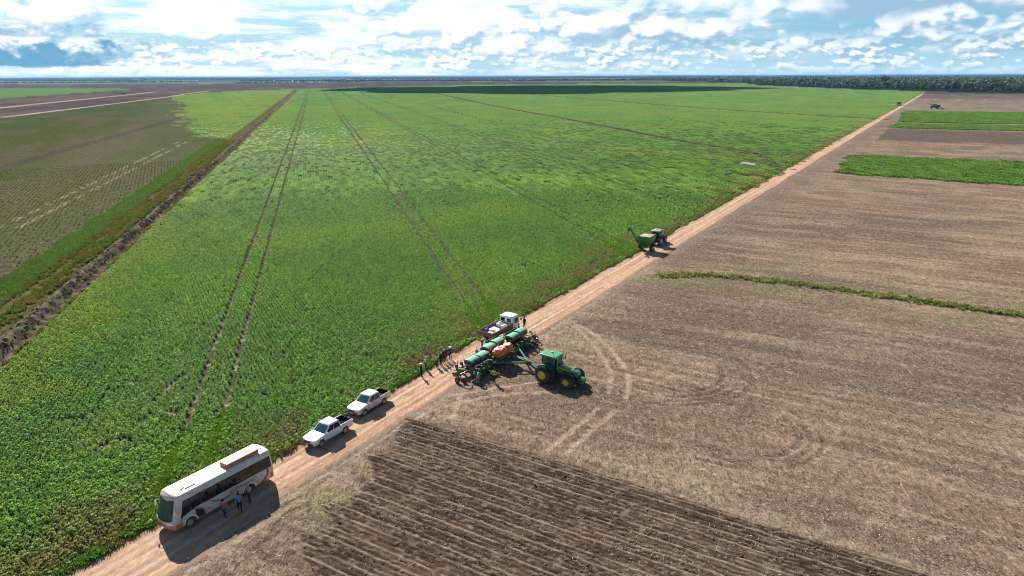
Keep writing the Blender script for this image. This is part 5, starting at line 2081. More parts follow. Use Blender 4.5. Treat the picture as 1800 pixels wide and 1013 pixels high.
# ------------------------------------------------------------------ tractor with duals
def make_tractor(loc, az, label, body='green', rim='yellow', roofm='roofgreen', duals=True, group=None, s=1.0):
    t = thing('tractor', label, 'tractor', loc, az, group)
    WB = 3.15
    RR_, FR_ = 1.02, .80
    for sy in (-1, 1):
        for k in ((0, 1) if duals else (0,)):
            wheel(t, (0, sy * (.92 + .62 * k), RR_), RR_, .52, .56, sy, rim, 22, 'rear_wheel', .22)
            wheel(t, (WB, sy * (.88 + .50 * k), FR_), FR_, .42, .42, sy, rim, 20, 'front_wheel', .05 if k or not duals else .12)
    b = MB()
    b.tube((0, -1.75 if duals else -.9, RR_), (0, 1.75 if duals else .9, RR_), .12)
    b.tube((WB, -1.4 if duals else -.9, FR_), (WB, 1.4 if duals else .9, FR_), .10)
    b.box((1.2, 0, .95), (3.6, .62, .55))
    b.box((WB - .1, 0, .85), (.5, .9, .3))
    b.build('chassis', 'black', t)

    def hb(p):
        x, y, z = p
        k = (x - 1.35) / (4.15 - 1.35)
        z = z - .30 * max(0, k) ** 1.3 * max(0, (z - 1.2) / .9)
        y = y * (1 - .10 * k)
        x = x - .22 * sstep(3.6, 4.15, np.float64(x)) * ((y / .42) ** 2 + max(0, z - 1.4))
        return (x, y, z)
    Hd = Shell((1.30, -.46, 1.12), (4.20, .46, 2.12), .17, hb)
    hood = Hd.body(MB(), (14, 6, 6)).build('hood', body, t, 45)
    for f in ('+y', '-y'):
        b = MB()
        Hd.panel(b, f, 2.15, 3.55, 1.30, 1.72, .010, (8, 4))
        b.build('side_grille', 'black', hood, 60)
        b = MB()
        Hd.ribbon(b, f, [(1.5, 1.93), (2.6, 1.90), (3.9, 1.78)], .07, .012)
        b.build('hood_stripe', 'yellow' if body == 'green' else 'silver', hood, 60)
    b = MB()
    Hd.panel(b, '+x', -.34, .34, 1.25, 1.75, .012, (4, 4))
    b.build('front_grille', 'black', hood, 60)
    b = MB()
    Hd.panel(b, '+z', 3.35, 3.62, -.36, .36, .012, (3, 4))
    b.build('hood_vent', 'black', hood, 60)
    for sy in (-1, 1):
        b = MB()
        Hd.panel(b, '+x', sy * .10, sy * .34, 1.80, 1.94, .016, (3, 2))
        b.build('headlight', 'lamp', t, 60)
    b = MB()
    b.box((4.35, 0, .92), (.42, .95, .42))
    for i in range(9):
        b.box((4.62, -.40 + .10 * i, .88), (.24, .08, .48))
    b.build('front_weights', body, t)
    # cab
    def cbend(p):
        x, y, z = p
        v = (z - 1.5) / 1.6
        return (x + (-.10 + .14 * (x < .5)) * v * (1 if x > .5 else -1) * -1, y * (1 + .04 * v), z)
    Cb = Shell((-.62, -.80, 1.35), (1.30, .80, 3.02), .10, cbend)
    cab = MB()
    for x, y in ((-.56, .74), (-.56, -.74), (1.22, .62), (1.22, -.62), (.35, .77), (.35, -.77)):
        cab.bar((x, y, 1.35), (x * .97 + .01, y * 1.04, 3.02), .09)
    cab.box((.33, 0, 1.40), (1.9, 1.55, .16))
    cab.build('cab_frame', 'black', t)
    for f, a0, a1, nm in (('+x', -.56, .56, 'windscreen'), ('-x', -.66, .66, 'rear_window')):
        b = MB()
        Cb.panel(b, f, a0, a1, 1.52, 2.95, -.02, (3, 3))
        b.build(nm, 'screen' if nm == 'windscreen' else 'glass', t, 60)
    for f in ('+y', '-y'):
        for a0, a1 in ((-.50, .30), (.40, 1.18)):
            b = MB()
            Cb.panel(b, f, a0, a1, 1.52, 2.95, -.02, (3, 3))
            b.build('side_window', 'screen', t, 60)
    b = MB()
    b.box((.10, 0, 1.75), (.5, .5, .15))
    b.box((-.15, 0, 2.1), (.14, .5, .6), (0, -.15, 0))
    b.lathe([(.20, 0), (.22, .02), (.20, .04)], (.75, 0, 2.05), 'z', 16)
    b.tube((.85, 0, 1.5), (.75, 0, 2.05), .04)
    b.build('driver_seat', 'black', t)
    R = Shell((-.85, -.92, 3.00), (1.48, .92, 3.26), .12, lambda p: (p[0], p[1], p[2] + .05 * (1 - (p[1] / .92) ** 2)))
    roof = R.body(MB(), (8, 6, 2)).build('cab_roof', roofm, t, 45)
    b = MB()
    for i in range(4):
        R.panel(b, '+z', -.55, 1.15, -.62 + .36 * i, -.46 + .36 * i, .018, (4, 1))
    b.build('roof_ribs', roofm, roof, 60)
    for sy in (-1, 1):
        for x in (1.49, -.86):
            b = MB()
            b.box((x, sy * .62, 3.10), (.05, .26, .12))
            b.build('work_light', 'lamp', roof)
    b = MB()
    b.lathe([(.06, 0), (.06, .14), (.03, .17)], (1.0, -.70, 3.28), 'z', 10)
    b.build('beacon', 'amber', roof)
    b = MB()
    b.lathe([(.17, 0), (.17, .10), (.10, .16)], (.3, .1, 3.30), 'z', 14)
    b.build('position_receiver', 'yellow', roof)
    for sy in (-1, 1):
        b = MB()
        P = [(math.cos(a) * 1.14, RR_ + math.sin(a) * 1.14) for a in [rad(35 + 120 * i / 10) for i in range(11)]]
        Q = [(x * .955, RR_ + (z - RR_) * .955) for x, z in reversed(P)]
        for i in range(10):
            b.prism([P[i], P[i + 1], Q[9 - i], Q[10 - i]], sy * .62, sy * 1.30)
        b.build('fender', body, t)
        b = MB()
        for i in range(4):
            b.box((.95, sy * (.95 + .06 * (3 - i)), .50 + .28 * i), (.45, .30, .04))
        b.bar((1.17, sy * 1.0, .45), (1.17, sy * .86, 1.45), .04)
        b.bar((.73, sy * 1.0, .45), (.73, sy * .86, 1.45), .04)
        b.build('steps', 'grey', t)
        b = MB()
        b.tube((1.25, sy * .8, 2.75), (1.35, sy * 1.30, 2.75), .02)
        b.box((1.35, sy * 1.36, 2.55), (.05, .22, .42))
        b.build('mirror', 'black', t)
        b = MB()
        P = [(WB + math.cos(a) * .90, FR_ + math.sin(a) * .90) for a in [rad(50 + 90 * i / 6) for i in range(7)]]
        Q = [(WB + (x - WB) * .96, FR_ + (z - FR_) * .96) for x, z in reversed(P)]
        for i in range(6):
            b.prism([P[i], P[i + 1], Q[5 - i], Q[6 - i]], sy * .70, sy * 1.10)
        b.build('front_fender', 'black', t)
    b = MB()
    b.tube((1.42, -.55, 1.6), (1.42, -.58, 3.05), .075, .07, 12)
    b.tube((1.42, -.58, 3.05), (1.36, -.58, 3.22), .055, .05, 10)
    b.build('exhaust', 'steel', t)
    b = MB()
    b.tube((.9, .62, .9), (1.9, .62, .9), .28, None, 14)
    b.build('fuel_tank', 'black', t)
    b = MB()
    b.bar((-.3, 0, .55), (-1.35, 0, .50), .16, .10)
    b.bar((-.5, .35, .7), (-1.2, .42, .85), .09)
    b.bar((-.5, -.35, .7), (-1.2, -.42, .85), .09)
    b.bar((-.5, 0, 1.25), (-.95, 0, 1.2), .10)
    b.bar((-.55, .3, 1.5), (-1.0, .40, .9), .06)
    b.bar((-.55, -.3, 1.5), (-1.0, -.40, .9), .06)
    b.build('hitch', 'black', t)
    t.scale = (s, s, s)
    return t
# ------------------------------------------------------------------ the seed planter
def make_planter():
    t = thing('seed_planter', 'wide green seed planter with ribbed green lids standing across the road edge', 'planter', (-1.97, 80.6), 124.5)
    rg = random.Random(4)
    SECT = ((-4.6, .25), (0.0, -.45), (4.7, .0))
    b = MB()
    for yc, xo in SECT:
        b.bar((xo + .75, yc - 2.45, .95), (xo + .75, yc + 2.45, .95), .20)
        b.bar((xo - .35, yc - 2.45, .95), (xo - .35, yc + 2.45, .95), .18)
        for k in (-2.2, -.8, .8, 2.2):
            b.bar((xo - .35, yc + k, .95), (xo + .75, yc + k, .95), .12)
    b.bar((.95, -2.2, 1.0), (.55, -2.4, .95), .2)
    b.bar((.40, 2.2, 1.0), (.75, 2.4, .95), .2)
    b.build('toolbar', 'pgreen', t)
    # row units
    def unit():
        m1, m2, m3 = MB(), MB(), MB()
        m1.bar((.15, -.07, .0), (.75, -.07, -.12), .05, .09)
        m1.bar((.15, .07, .12), (.75, .07, .0), .05, .09)
        m1.box((.85, 0, -.05), (.20, .22, .50))
        m1.bar((.85, 0, -.25), (1.35, 0, -.35), .07, .12)
        for sy in (-1, 1):
            m2.lathe([(.24, 0), (.24, .015)], (.78, sy * .03, -.66), 'y', 16)
            m2.lathe([(.10, 0), (.21, .02), (.21, .08), (.10, .10)], (.98, sy * .10 - .05, -.70), 'y', 14)
            m2.lathe([(.05, 0), (.15, .01), (.15, .05), (.05, .06)], (1.42, sy * .09 - .03, -.76), 'y', 12)
        m2.lathe([(.19, 0), (.19, .012)], (.35, 0, -.70), 'y', 14)
        m3.box((.95, 0, .36), (.30, .28, .34), (0, 0, 0), .8)
        return m1, m2, m3
    first = None
    ys = [-7.0 + .50 * i for i in range(29)]
    for i, y in enumerate(ys):
        xo = min(SECT, key=lambda q: abs(q[0] - y))[1]
        if first is None:
            m1, m2, m3 = unit()
            first = m1.build('row_unit', 'pgreen', t)
            w = m2.build('disc_openers', 'black', first)
            h = m3.build('seed_meter', 'black', first)
            o = first
        else:
            o = copy_tree(first, t)
        # the units trail behind and under the bars (rear side first, mirrored to the front on alternate rows)
        o.location = (xo + (.55 if i % 2 else .25), y, .93)
        o.rotation_euler = (0, 0, 0 if i % 2 else math.pi)
        if i % 2 == 0:
            o.location.x = xo - .25
    # hoppers
    def hopper():
        b0 = MB()
        W = .82
        prof = [(-.55, 1.62), (-.52, 1.95), (.52, 1.95), (.58, 1.72), (.34, 1.12), (-.28, 1.12)]
        b0.prism(prof, -W, W)
        b0.tube((.1, 0, 1.15), (.1, 0, .9), .12)
        bin_ = b0.build('hopper', 'navy', t)
        b1 = MB()
        V, F = [], []
        n = 10
        for j in range(27):
            y = -W - .04 + (2 * W + .08) * j / 26
            rib = .018 if j % 3 == 0 else 0.0
            for i in range(n + 1):
                a = math.pi * i / n
                V.append((-.56 * math.cos(a), y, 1.955 + (.17 + rib) * math.sin(a) ** .7))
        for j in range(26):
            for i in range(n):
                F.append((j * (n + 1) + i, (j + 1) * (n + 1) + i, (j + 1) * (n + 1) + i + 1, j * (n + 1) + i + 1))
        F.append(tuple(range(n + 1)))
        F.append(tuple(26 * (n + 1) + i for i in range(n, -1, -1)))
        b1.add(V, F)
        b1.build('lid', 'lid', bin_)
        b2 = MB()
        b2.box((.56, -W * .62, 1.84), (.10, .62, .24), (0, .12, 0))
        b2.box((.60, W * .55, 1.80), (.06, .5, .10), (0, .12, 0))
        b2.build('front_badge', 'orange', bin_)
        b3 = MB()
        b3.bar((.60, -W, 1.70), (.60, W, 1.70), .035)
        b3.bar((-.58, -W, 1.75), (-.58, W, 1.75), .035)
        b3.build('grab_rail', 'grey', bin_)
        return bin_
    h0 = None
    for y, x in ((-5.55, .42), (-3.66, .48), (-1.07, -.36), (1.05, -.55), (3.64, .02), (5.72, -.14)):
        o = hopper() if h0 is None else copy_tree(h0, t)
        h0 = h0 or o
        o.location = (x - .10, y, 0)
    # walkway behind the hoppers
    for yc, xo in SECT:
        b = MB()
        b.box((xo - 1.0, yc, 1.12), (.42, 4.4, .04))
        for k in range(8):
            b.bar((xo - 1.2, yc - 2.1 + .6 * k, 1.13), (xo - 1.2, yc - 2.1 + .6 * k, 2.0), .03)
        b.bar((xo - 1.2, yc - 2.15, 2.0), (xo - 1.2, yc + 2.15, 2.0), .035)
        b.bar((xo - 1.2, yc - 2.15, 1.6), (xo - 1.2, yc + 2.15, 1.6), .03)
        b.build('walkway', 'grey', t)
        b = MB()
        b.box((xo + .30, yc, 1.62), (.5, 4.3, .05))
        b.build('orange_sill', 'tarp', t)
    # orange central tank under its cover
    Tk = Shell((1.0, -2.55, 1.35), (2.25, .55, 2.28), .28, lambda p: (p[0], p[1], p[2] + (.16 * math.sin(p[1] * 3.1) + .07 * math.sin(p[0] * 7 + p[1] * 5)) * (p[2] > 1.7)))
    tk = Tk.body(MB(), (6, 12, 5)).build('centre_tank', 'tarp', t, 60)
    b = MB()
    for c, r in (((1.5, -2.0, 2.30), (.42, .38, .10)), ((1.75, -.2, 2.34), (.40, .42, .12)), ((1.45, -1.1, 2.32), (.22, .5, .07))):
        b.ball(c, r, 12, 6)
    b.build('white_filler_cloth', 'sack', tk)
    b = MB()
    b.box((1.6, -1.0, 1.22), (1.2, 3.0, .18))
    b.bar((.75, -2.2, 1.0), (1.9, -2.2, 1.2), .12)
    b.bar((.75, .3, 1.0), (1.9, .3, 1.2), .12)
    b.build('tank_cradle', 'pgreen', tk)
    # tongue
    for p0, p1, w in (((.6, .1, 1.0), (5.3, -.70, .95), .24), ((.75, -3.9, 1.0), (5.3, -.70, .95), .17), ((.6, 3.4, 1.0), (5.3, -.70, .95), .17), ((5.2, -.70, .95), (7.25, -1.35, .62), .22)):
        b = MB()
        b.bar(p0, p1, w, w * 1.15)
        b.build('tongue_beam', 'pgreen', t)
    b = MB()
    b.box((5.3, -.70, .98), (.55, .5, .5))
    b.box((7.25, -1.35, .60), (.35, .26, .22))
    b.bar((5.4, -.9, .8), (5.6, -.95, 0.0), .10)
    b.tube((4.9, -.5, 1.1), (4.2, -.35, 1.45), .06)
    b.build('hitch_block', 'pgreen', t)
    b = MB()
    for k, (o, z) in enumerate(((.08, .12), (-.06, .16), (.0, .22))):
        P = smooth_line([(1.2, .1 + o), (3.0, -.3 + o), (5.2, -.75 + o), (7.0, -1.35 + o)], 4)
        for i in range(len(P) - 1):
            b.tube((P[i][0], P[i][1], 1.12 + z + .05 * math.sin(i)), (P[i + 1][0], P[i + 1][1], 1.12 + z + .05 * math.sin(i + 1)), .022, None, 6)
    b.build('hoses', 'black', t)
    # carrying wheels
    for y, x in ((-3.6, -1.5), (-3.1, -1.5), (3.2, -1.7), (3.7, -1.7), (-1.2, 1.9), (1.2, 1.7)):
        wheel(t, (x, y, .48), .48, .34, .24, -1 if y < 0 else 1, 'yellow')
        b = MB()
        b.bar((x, y, .5), (0 if x > 0 else -.4, y, 1.0), .12)
        b.build('wheel_strut', 'pgreen', t)
    # folding end frames with their gauge wheels and marker arms
    for sg in (-1, 1):
        y = sg * 7.3
        xo = .25 if sg < 0 else 0.0
        b = MB()
        P = [(xo + .75, y, .95), (xo + .9, y + sg * .55, 1.35), (xo + .5, y + sg * 1.0, 1.15), (xo + .2, y + sg * 1.15, .75)]
        for i in range(3):
            b.bar(P[i], P[i + 1], .10)
        P = [(xo - .35, y, .95), (xo - .2, y + sg * .6, 1.25), (xo + .0, y + sg * 1.0, .9)]
        for i in range(2):
            b.bar(P[i], P[i + 1], .10)
        b.build('end_frame', 'pgreen', t)
        b = MB()
        P = smooth_line([(xo + .9, y - sg * .3, 1.1), (xo + 1.3, y - sg * 1.2, 1.62), (xo + 1.5, y - sg * 2.6, 1.55)], 5)
        for i in range(len(P) - 1):
            b.tube((P[i][0], P[i][1], P[i][2]), (P[i + 1][0], P[i + 1][1], P[i + 1][2]), .05)
        b.lathe([(.24, 0), (.24, .02)], (xo + 1.5, y - sg * 2.7, 1.5), 'y', 14)
        b.build('marker_arm', 'lid', t)
        wheel(t, (xo + .15, y + sg * 1.2, .36), .36, .24, .16, sg, 'grey')
        wheel(t, (xo + .85, y + sg * .75, .34), .34, .22, .16, sg, 'red')
    b = MB()
    for i in range(34):
        y = rg.uniform(-7, 7)
        b.box((rg.uniform(.9, 1.9), y, rg.uniform(.4, 1.3)), (.12, rg.uniform(.06, .3), .07), (rg.uniform(-.5, .5), 0, rg.uniform(-.6, .6)))
    b.build('hose_clamps', 'steel', t)
    return t


# ------------------------------------------------------------------ flatbed lorry
def make_lorry():
    t = thing('lorry', 'white cab lorry with open wooden bed backed against the crop edge', 'truck', (-2.25, 86.9), 33.0)
    b = MB()
    b.box((0, 0, 1.28), (4.75, 2.45, .10))
    b.build('bed_floor', 'wood', t)
    for nm, c, s in (('side_board', (0, 1.22, 1.66), (4.75, .05, .20)), ('side_board', (0, -1.22, 1.66), (4.75, .05, .20)), ('side_board', (0, 1.22, 1.44), (4.75, .05, .20)), ('side_board', (0, -1.22, 1.44), (4.75, .05, .20)),
                     ('side_board', (0, 1.22, 1.88), (4.75, .05, .20)), ('side_board', (0, -1.22, 1.88), (4.75, .05, .20)),
                     ('tail_board', (-2.37, 0, 1.44), (.05, 2.38, .20)), ('tail_board', (-2.37, 0, 1.66), (.05, 2.38, .20)), ('tail_board', (-2.37, 0, 1.88), (.05, 2.38, .20)),
                     ('head_board', (2.37, 0, 1.60), (.06, 2.38, .50))):
        b = MB()
        b.box(c, s)
        b.build(nm, 'wood', t)
    b = MB()
    for sy in (-1, 1):
        for x in (-2.3, -1.15, 0, 1.15, 2.3):
            b.box((x, sy * 1.26, 1.62), (.07, .03, .75))
    b.build('stake_irons', 'grey', t)
    b = MB()
    for sy in (-1, 1):
        b.bar((-2.6, sy * .42, .95), (4.3, sy * .42, .95), .10, .22)
    for x in (-1.9, -.6, .8, 2.2):
        b.bar((x, -.9, 1.16), (x, .9, 1.16), .10, .12)
    b.tube((1.3, -.95, .85), (2.2, -.95, .85), .25)
    b.tube((-.75, -1.0, .48), (-.75, 1.0, .48), .09)
    b.tube((3.3, -1.0, .48), (3.3, 1.0, .48), .09)
    b.build('chassis', 'black', t)

    def bend(p):
        x, y, z = p
        x = x - .16 * max(0, z - 1.7) * sstep(3.4, 4.3, np.float64(x)) - .10 * (y / 1.1) ** 2 * sstep(3.6, 4.3, np.float64(x))
        return (x, y * (1 - .05 * max(0, z - 1.5)), z + .04 * (1 - (y / 1.1) ** 2) * (z > 2.4))
    S = Shell((2.55, -1.12, .75), (4.42, 1.12, 2.72), .14, bend)
    cab = S.body(MB(), (8, 8, 8)).build('cab', 'white', t, 45)
    cut = MB()
    for sy in (-1, 1):
        cut.lathe([(.56, sy * .75), (.56, sy * 1.4)], (3.3, 0, .50), 'y', 20)
    carve(cab, cut)
    cab.data.set_sharp_from_angle(angle=rad(40))
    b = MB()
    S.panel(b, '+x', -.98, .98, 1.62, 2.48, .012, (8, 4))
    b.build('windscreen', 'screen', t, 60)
    for y0, y1 in ((-.85, -.15), (.15, .85)):
        b = MB()
        S.panel(b, '-x', y0, y1, 1.95, 2.42, .012, (3, 3))
        b.build('rear_window', 'glass', t, 60)
    for f, sy in (('+y', 1), ('-y', -1)):
        b = MB()
        S.panel(b, f, 3.05, 4.10, 1.66, 2.42, .012, (4, 4), lambda u, v: (3.05 + u * (1.08 - .12 * v), 1.66 + .76 * v))
        b.build('side_window', 'glass', t, 60)
        b = MB()
        for x in (2.95, 4.18):
            S.panel(b, f, x - .01, x + .01, 1.05, 2.45, .004, (1, 4))
        b.build('door_gap', 'black', t, 60)
        b = MB()
        b.tube((4.15, sy * 1.08, 2.2), (4.25, sy * 1.36, 2.2), .02)
        b.box((4.25, sy * 1.40, 2.05), (.06, .18, .36))
        b.build('mirror', 'black', t)
        b = MB()
        S.panel(b, '+x', sy * .62, sy * .98, .98, 1.16, .015, (3, 2))
        b.build('headlight', 'lamp', t, 60)
        wheel(t, (3.3, sy * .98, .48), .48, .28, .28, sy)
        wheel(t, (-.75, sy * 1.02, .48), .48, .26, .28, sy)
        wheel(t, (-.75, sy * .72, .48), .48, .26, .28, sy)
        b = MB()
        b.box((-2.45, sy * .95, 1.05), (.05, .30, .16))
        b.build('tail_lamp', 'red', t)
    b = MB()
    S.panel(b, '+x', -.9, .9, 1.22, 1.50, .012, (6, 2))
    b.build('grille', 'black', t, 60)
    b = MB()
    b.box((4.46, 0, .78), (.12, 2.2, .26))
    b.build('bumper', 'white', t)
    return t


def on_lorry(x, y, z):
    a = math.pi / 2 - rad(33.0)
    return (-2.25 + x * math.cos(a) - y * math.sin(a), 86.9 + x * math.sin(a) + y * math.cos(a), z)


def sack_mesh(L, W, H, seed, lumps=.05):
    rg = np.random.default_rng(seed)
    ph = rg.uniform(0, 6.28, 6)
    S = Shell((-L / 2, -W / 2, 0), (L / 2, W / 2, H), min(H, W, L) * .42,
              lambda p: (p[0] * (1 + lumps * math.sin(5 * p[1] + ph[0])), p[1] * (1 + lumps * math.sin(6 * p[0] + ph[1])), p[2] * (1 + lumps * 1.5 * math.sin(7 * p[0] + ph[2]) * math.cos(6 * p[1] + ph[3]))))
    return S


def make_cargo():
    def sack(name, loc, L, W, H, rz, mat, label, cat, seed, group=None, tie=False):
        e = thing(name, label, cat, loc, 0, group)
        e.rotation_euler = (0, 0, rz)
        S = sack_mesh(L, W, H, seed)
        S.body(MB(), (6, 6, 3)).build('sack_cloth', mat, e, 70)
        b = MB()
        if tie:
            b.tube((0, 0, H * .9), (0, 0, H * 1.16), .10, .16, 10)
            for k in range(4):
                a = k * 1.571 + .4
                b.tube((math.cos(a) * L * .3, math.sin(a) * L * .3, H * .93), (math.cos(a) * L * .1, math.sin(a) * L * .1, H * 1.12), .025)
        else:
            b.box((L * .49, 0, H * .5), (.03, W * .8, .03))
            b.box((-L * .49, 0, H * .5), (.03, W * .8, .03))
        b.build('tie' if tie else 'seam', mat, e)
        return e
    a = math.pi / 2 - rad(33)
    sack('bulk_bag', on_lorry(1.55, .42, 1.34), .85, .85, .66, a, 'sack', 'tied white bulk bag at the lorry cab, crop side', 'bag', 1, 'bulk bags on the lorry', True)
    sack('bulk_bag', on_lorry(1.25, -.58, 1.34), .85, .8, .62, a + .2, 'sack', 'tied white bulk bag at the lorry cab, planter side', 'bag', 2, 'bulk bags on the lorry', True)
    k = 3
    for i, (x, y, z, rz) in enumerate(((-1.9, -.75, 1.34, 0), (-1.9, .1, 1.34, .05), (-1.25, -.7, 1.34, -.05), (-1.25, .15, 1.34, .1), (-1.6, -.35, 1.53, .3))):
        lb = ('beige seed sack at the rear planter-side corner of the lorry bed', 'beige seed sack at the tailboard, second from the planter side', 'beige seed sack in the second row, planter side',
              'beige seed sack in the second row, crop side', 'beige seed sack lying on top of the other beige sacks')[i]
        sack('seed_sack', on_lorry(x, y, z), .62, .80, .20, a + rz, 'beige', lb, 'sack', k, 'seed sacks on the lorry')
        k += 1
    for i, (x, y, z, rz) in enumerate(((-.3, .55, 1.34, .6), (.15, -.1, 1.34, .2), (-.25, -.7, 1.34, -.4), (.45, .65, 1.34, 1.2))):
        lb = ('crumpled white sack beside the blue drum on the lorry', 'crumpled white sack in the middle of the lorry bed', 'crumpled white sack against the planter-side board',
              'crumpled white sack next to the crop-side bulk bag')[i]
        sack('empty_sack', on_lorry(x, y, z), .95, .70, .28, a + rz, 'sack', lb, 'sack', k, 'white sacks on the lorry')
        k += 1
    d = thing('drum', 'blue plastic drum lying at the crop-side board of the lorry bed', 'drum', on_lorry(-.95, .85, 1.34), 33)
    b = MB()
    b.lathe([(.18, -.36), (.24, -.34), (.25, -.12), (.27, -.10), (.27, -.07), (.25, -.05), (.25, .10), (.27, .12), (.27, .15), (.25, .17), (.24, .34), (.18, .36)], (0, 0, .27), 'x', 18)
    b.build('barrel', 'blue', d)
    b = MB()
    b.lathe([(.05, 0), (.05, .04)], (.35, .1, .30), 'x', 8)
    b.build('bung', 'black', d)


# ------------------------------------------------------------------ grain cart
def make_cart(loc, az, label, s=1.0, auger=True):
    t = thing('grain_cart', label, 'trailer', loc, az)
    b = MB()
    top = [(-1.75, -1.35, 3.25), (1.75, -1.35, 3.25), (1.75, 1.35, 3.25), (-1.75, 1.35, 3.25)]
    mid = [(-1.75, -1.35, 2.35), (1.75, -1.35, 2.35), (1.75, 1.35, 2.35), (-1.75, 1.35, 2.35)]
    low = [(-.75, -.55, .95), (.85, -.55, .95), (.85, .55, .95), (-.75, .55, .95)]
    inn = [(-1.66, -1.26, 3.25), (1.66, -1.26, 3.25), (1.66, 1.26, 3.25), (-1.66, 1.26, 3.25)]
    fl = [(-1.66, -1.26, 2.9), (1.66, -1.26, 2.9), (1.66, 1.26, 2.9), (-1.66, 1.26, 2.9)]
    V = top + mid + low + inn + fl
    F = []
    for i in range(4):
        j = (i + 1) % 4
        F += [(i, j, 4 + j, 4 + i), (4 + i, 4 + j, 8 + j, 8 + i), (12 + i, 12 + j, j, i), (16 + i, 16 + j, 12 + j, 12 + i)]
    F += [(8, 9, 10, 11), (16, 17, 18, 19)]
    b.add(V, F)
    b.build('hopper', 'cartgreen', t)
    b = MB()
    n = 10
    V = [(-1.64 + 3.28 * i / n, -1.24 + 2.48 * j / n, 3.12 + .28 * math.sin(math.pi * i / n) * math.sin(math.pi * j / n) + .03 * random.random()) for i in range(n + 1) for j in range(n + 1)]
    b.add(V, [(i * (n + 1) + j, (i + 1) * (n + 1) + j, (i + 1) * (n + 1) + j + 1, i * (n + 1) + j + 1) for i in range(n) for j in range(n)])
    b.build('grain_load', 'grain', t)
    b = MB()
    for sy in (-1, 1):
        for x in (-1.5, -.5, .5, 1.5):
            b.bar((x, sy * 1.38, 3.2), (x, sy * 1.38, 2.3), .07)
    b.bar((-1.8, 0, 3.1), (-1.8, 0, 1.2), .08)
    b.build('ribs', 'cartgreen', t)
    b = MB()
    b.bar((-1.2, -.5, .92), (1.4, -.5, .92), .14, .2)
    b.bar((-1.2, .5, .92), (1.4, .5, .92), .14, .2)
    b.bar((1.3, -.5, .92), (3.1, 0, .60), .12, .16)
    b.bar((1.3, .5, .92), (3.1, 0, .60), .12, .16)
    b.bar((0, -1.3, .75), (0, 1.3, .75), .16)
    b.box((-1.0, 0, 1.15), (.5, .9, .3))
    b.build('undercarriage', 'cartgreen', t)
    b = MB()
    b.box((-1.26, 0, 1.72), (.04, .6, .34), (0, .62, 0))
    b.build('rear_window', 'black', t)
    for sy in (-1, 1):
        wheel(t, (-.05, sy * 1.22, .74), .74, .55, .36, sy, 'rim', 20)
    if auger:
        b = MB()
        b.tube((-1.2, 1.3, 1.6), (-1.75, 3.05, 4.75), .20, .18, 12)
        b.tube((-1.75, 3.05, 4.75), (-1.82, 3.28, 4.75), .20, .18, 12)
        b.build('auger', 'cartgreen', t)
        b = MB()
        b.tube((-1.80, 3.22, 4.75), (-1.84, 3.28, 4.0), .17, .15, 12)
        b.build('spout', 'black', t)
    t.scale = (s, s, s)
    return t


BUS = make_bus()
make_pickup((-18.40, 60.77), -147.3, 'white double cab pickup nearest the coach')
make_pickup((-15.58, 67.12), -148.8, 'white double cab pickup second from the coach, reddish dust on its doors', True)
make_tractor((4.42, 74.62), 125.4, 'green tractor with yellow wheels hitched to the planter')
make_planter()
make_lorry()
make_cargo()
make_cart((27.65, 136.55), 32.0, 'green grain cart heaped with grain, auger raised over the crop')
make_tractor((30.55, 141.0), 32.0, 'blue grey tractor with pale roof pulling the grain cart', 'bluegrey', 'rim', 'rim', False)
# ------------------------------------------------------------------ people
SKIN = [paint('skin_%d' % i, c, .6, spec=.3) for i, c in enumerate(((.36, .20, .13), (.24, .13, .08), (.45, .28, .20)))]
CLOTH = {}


def cloth(name, c):
    if name not in CLOTH:
        CLOTH[name] = paint('cloth_' + name, c, .9, spec=.15, var=.2)
    return CLOTH[name]


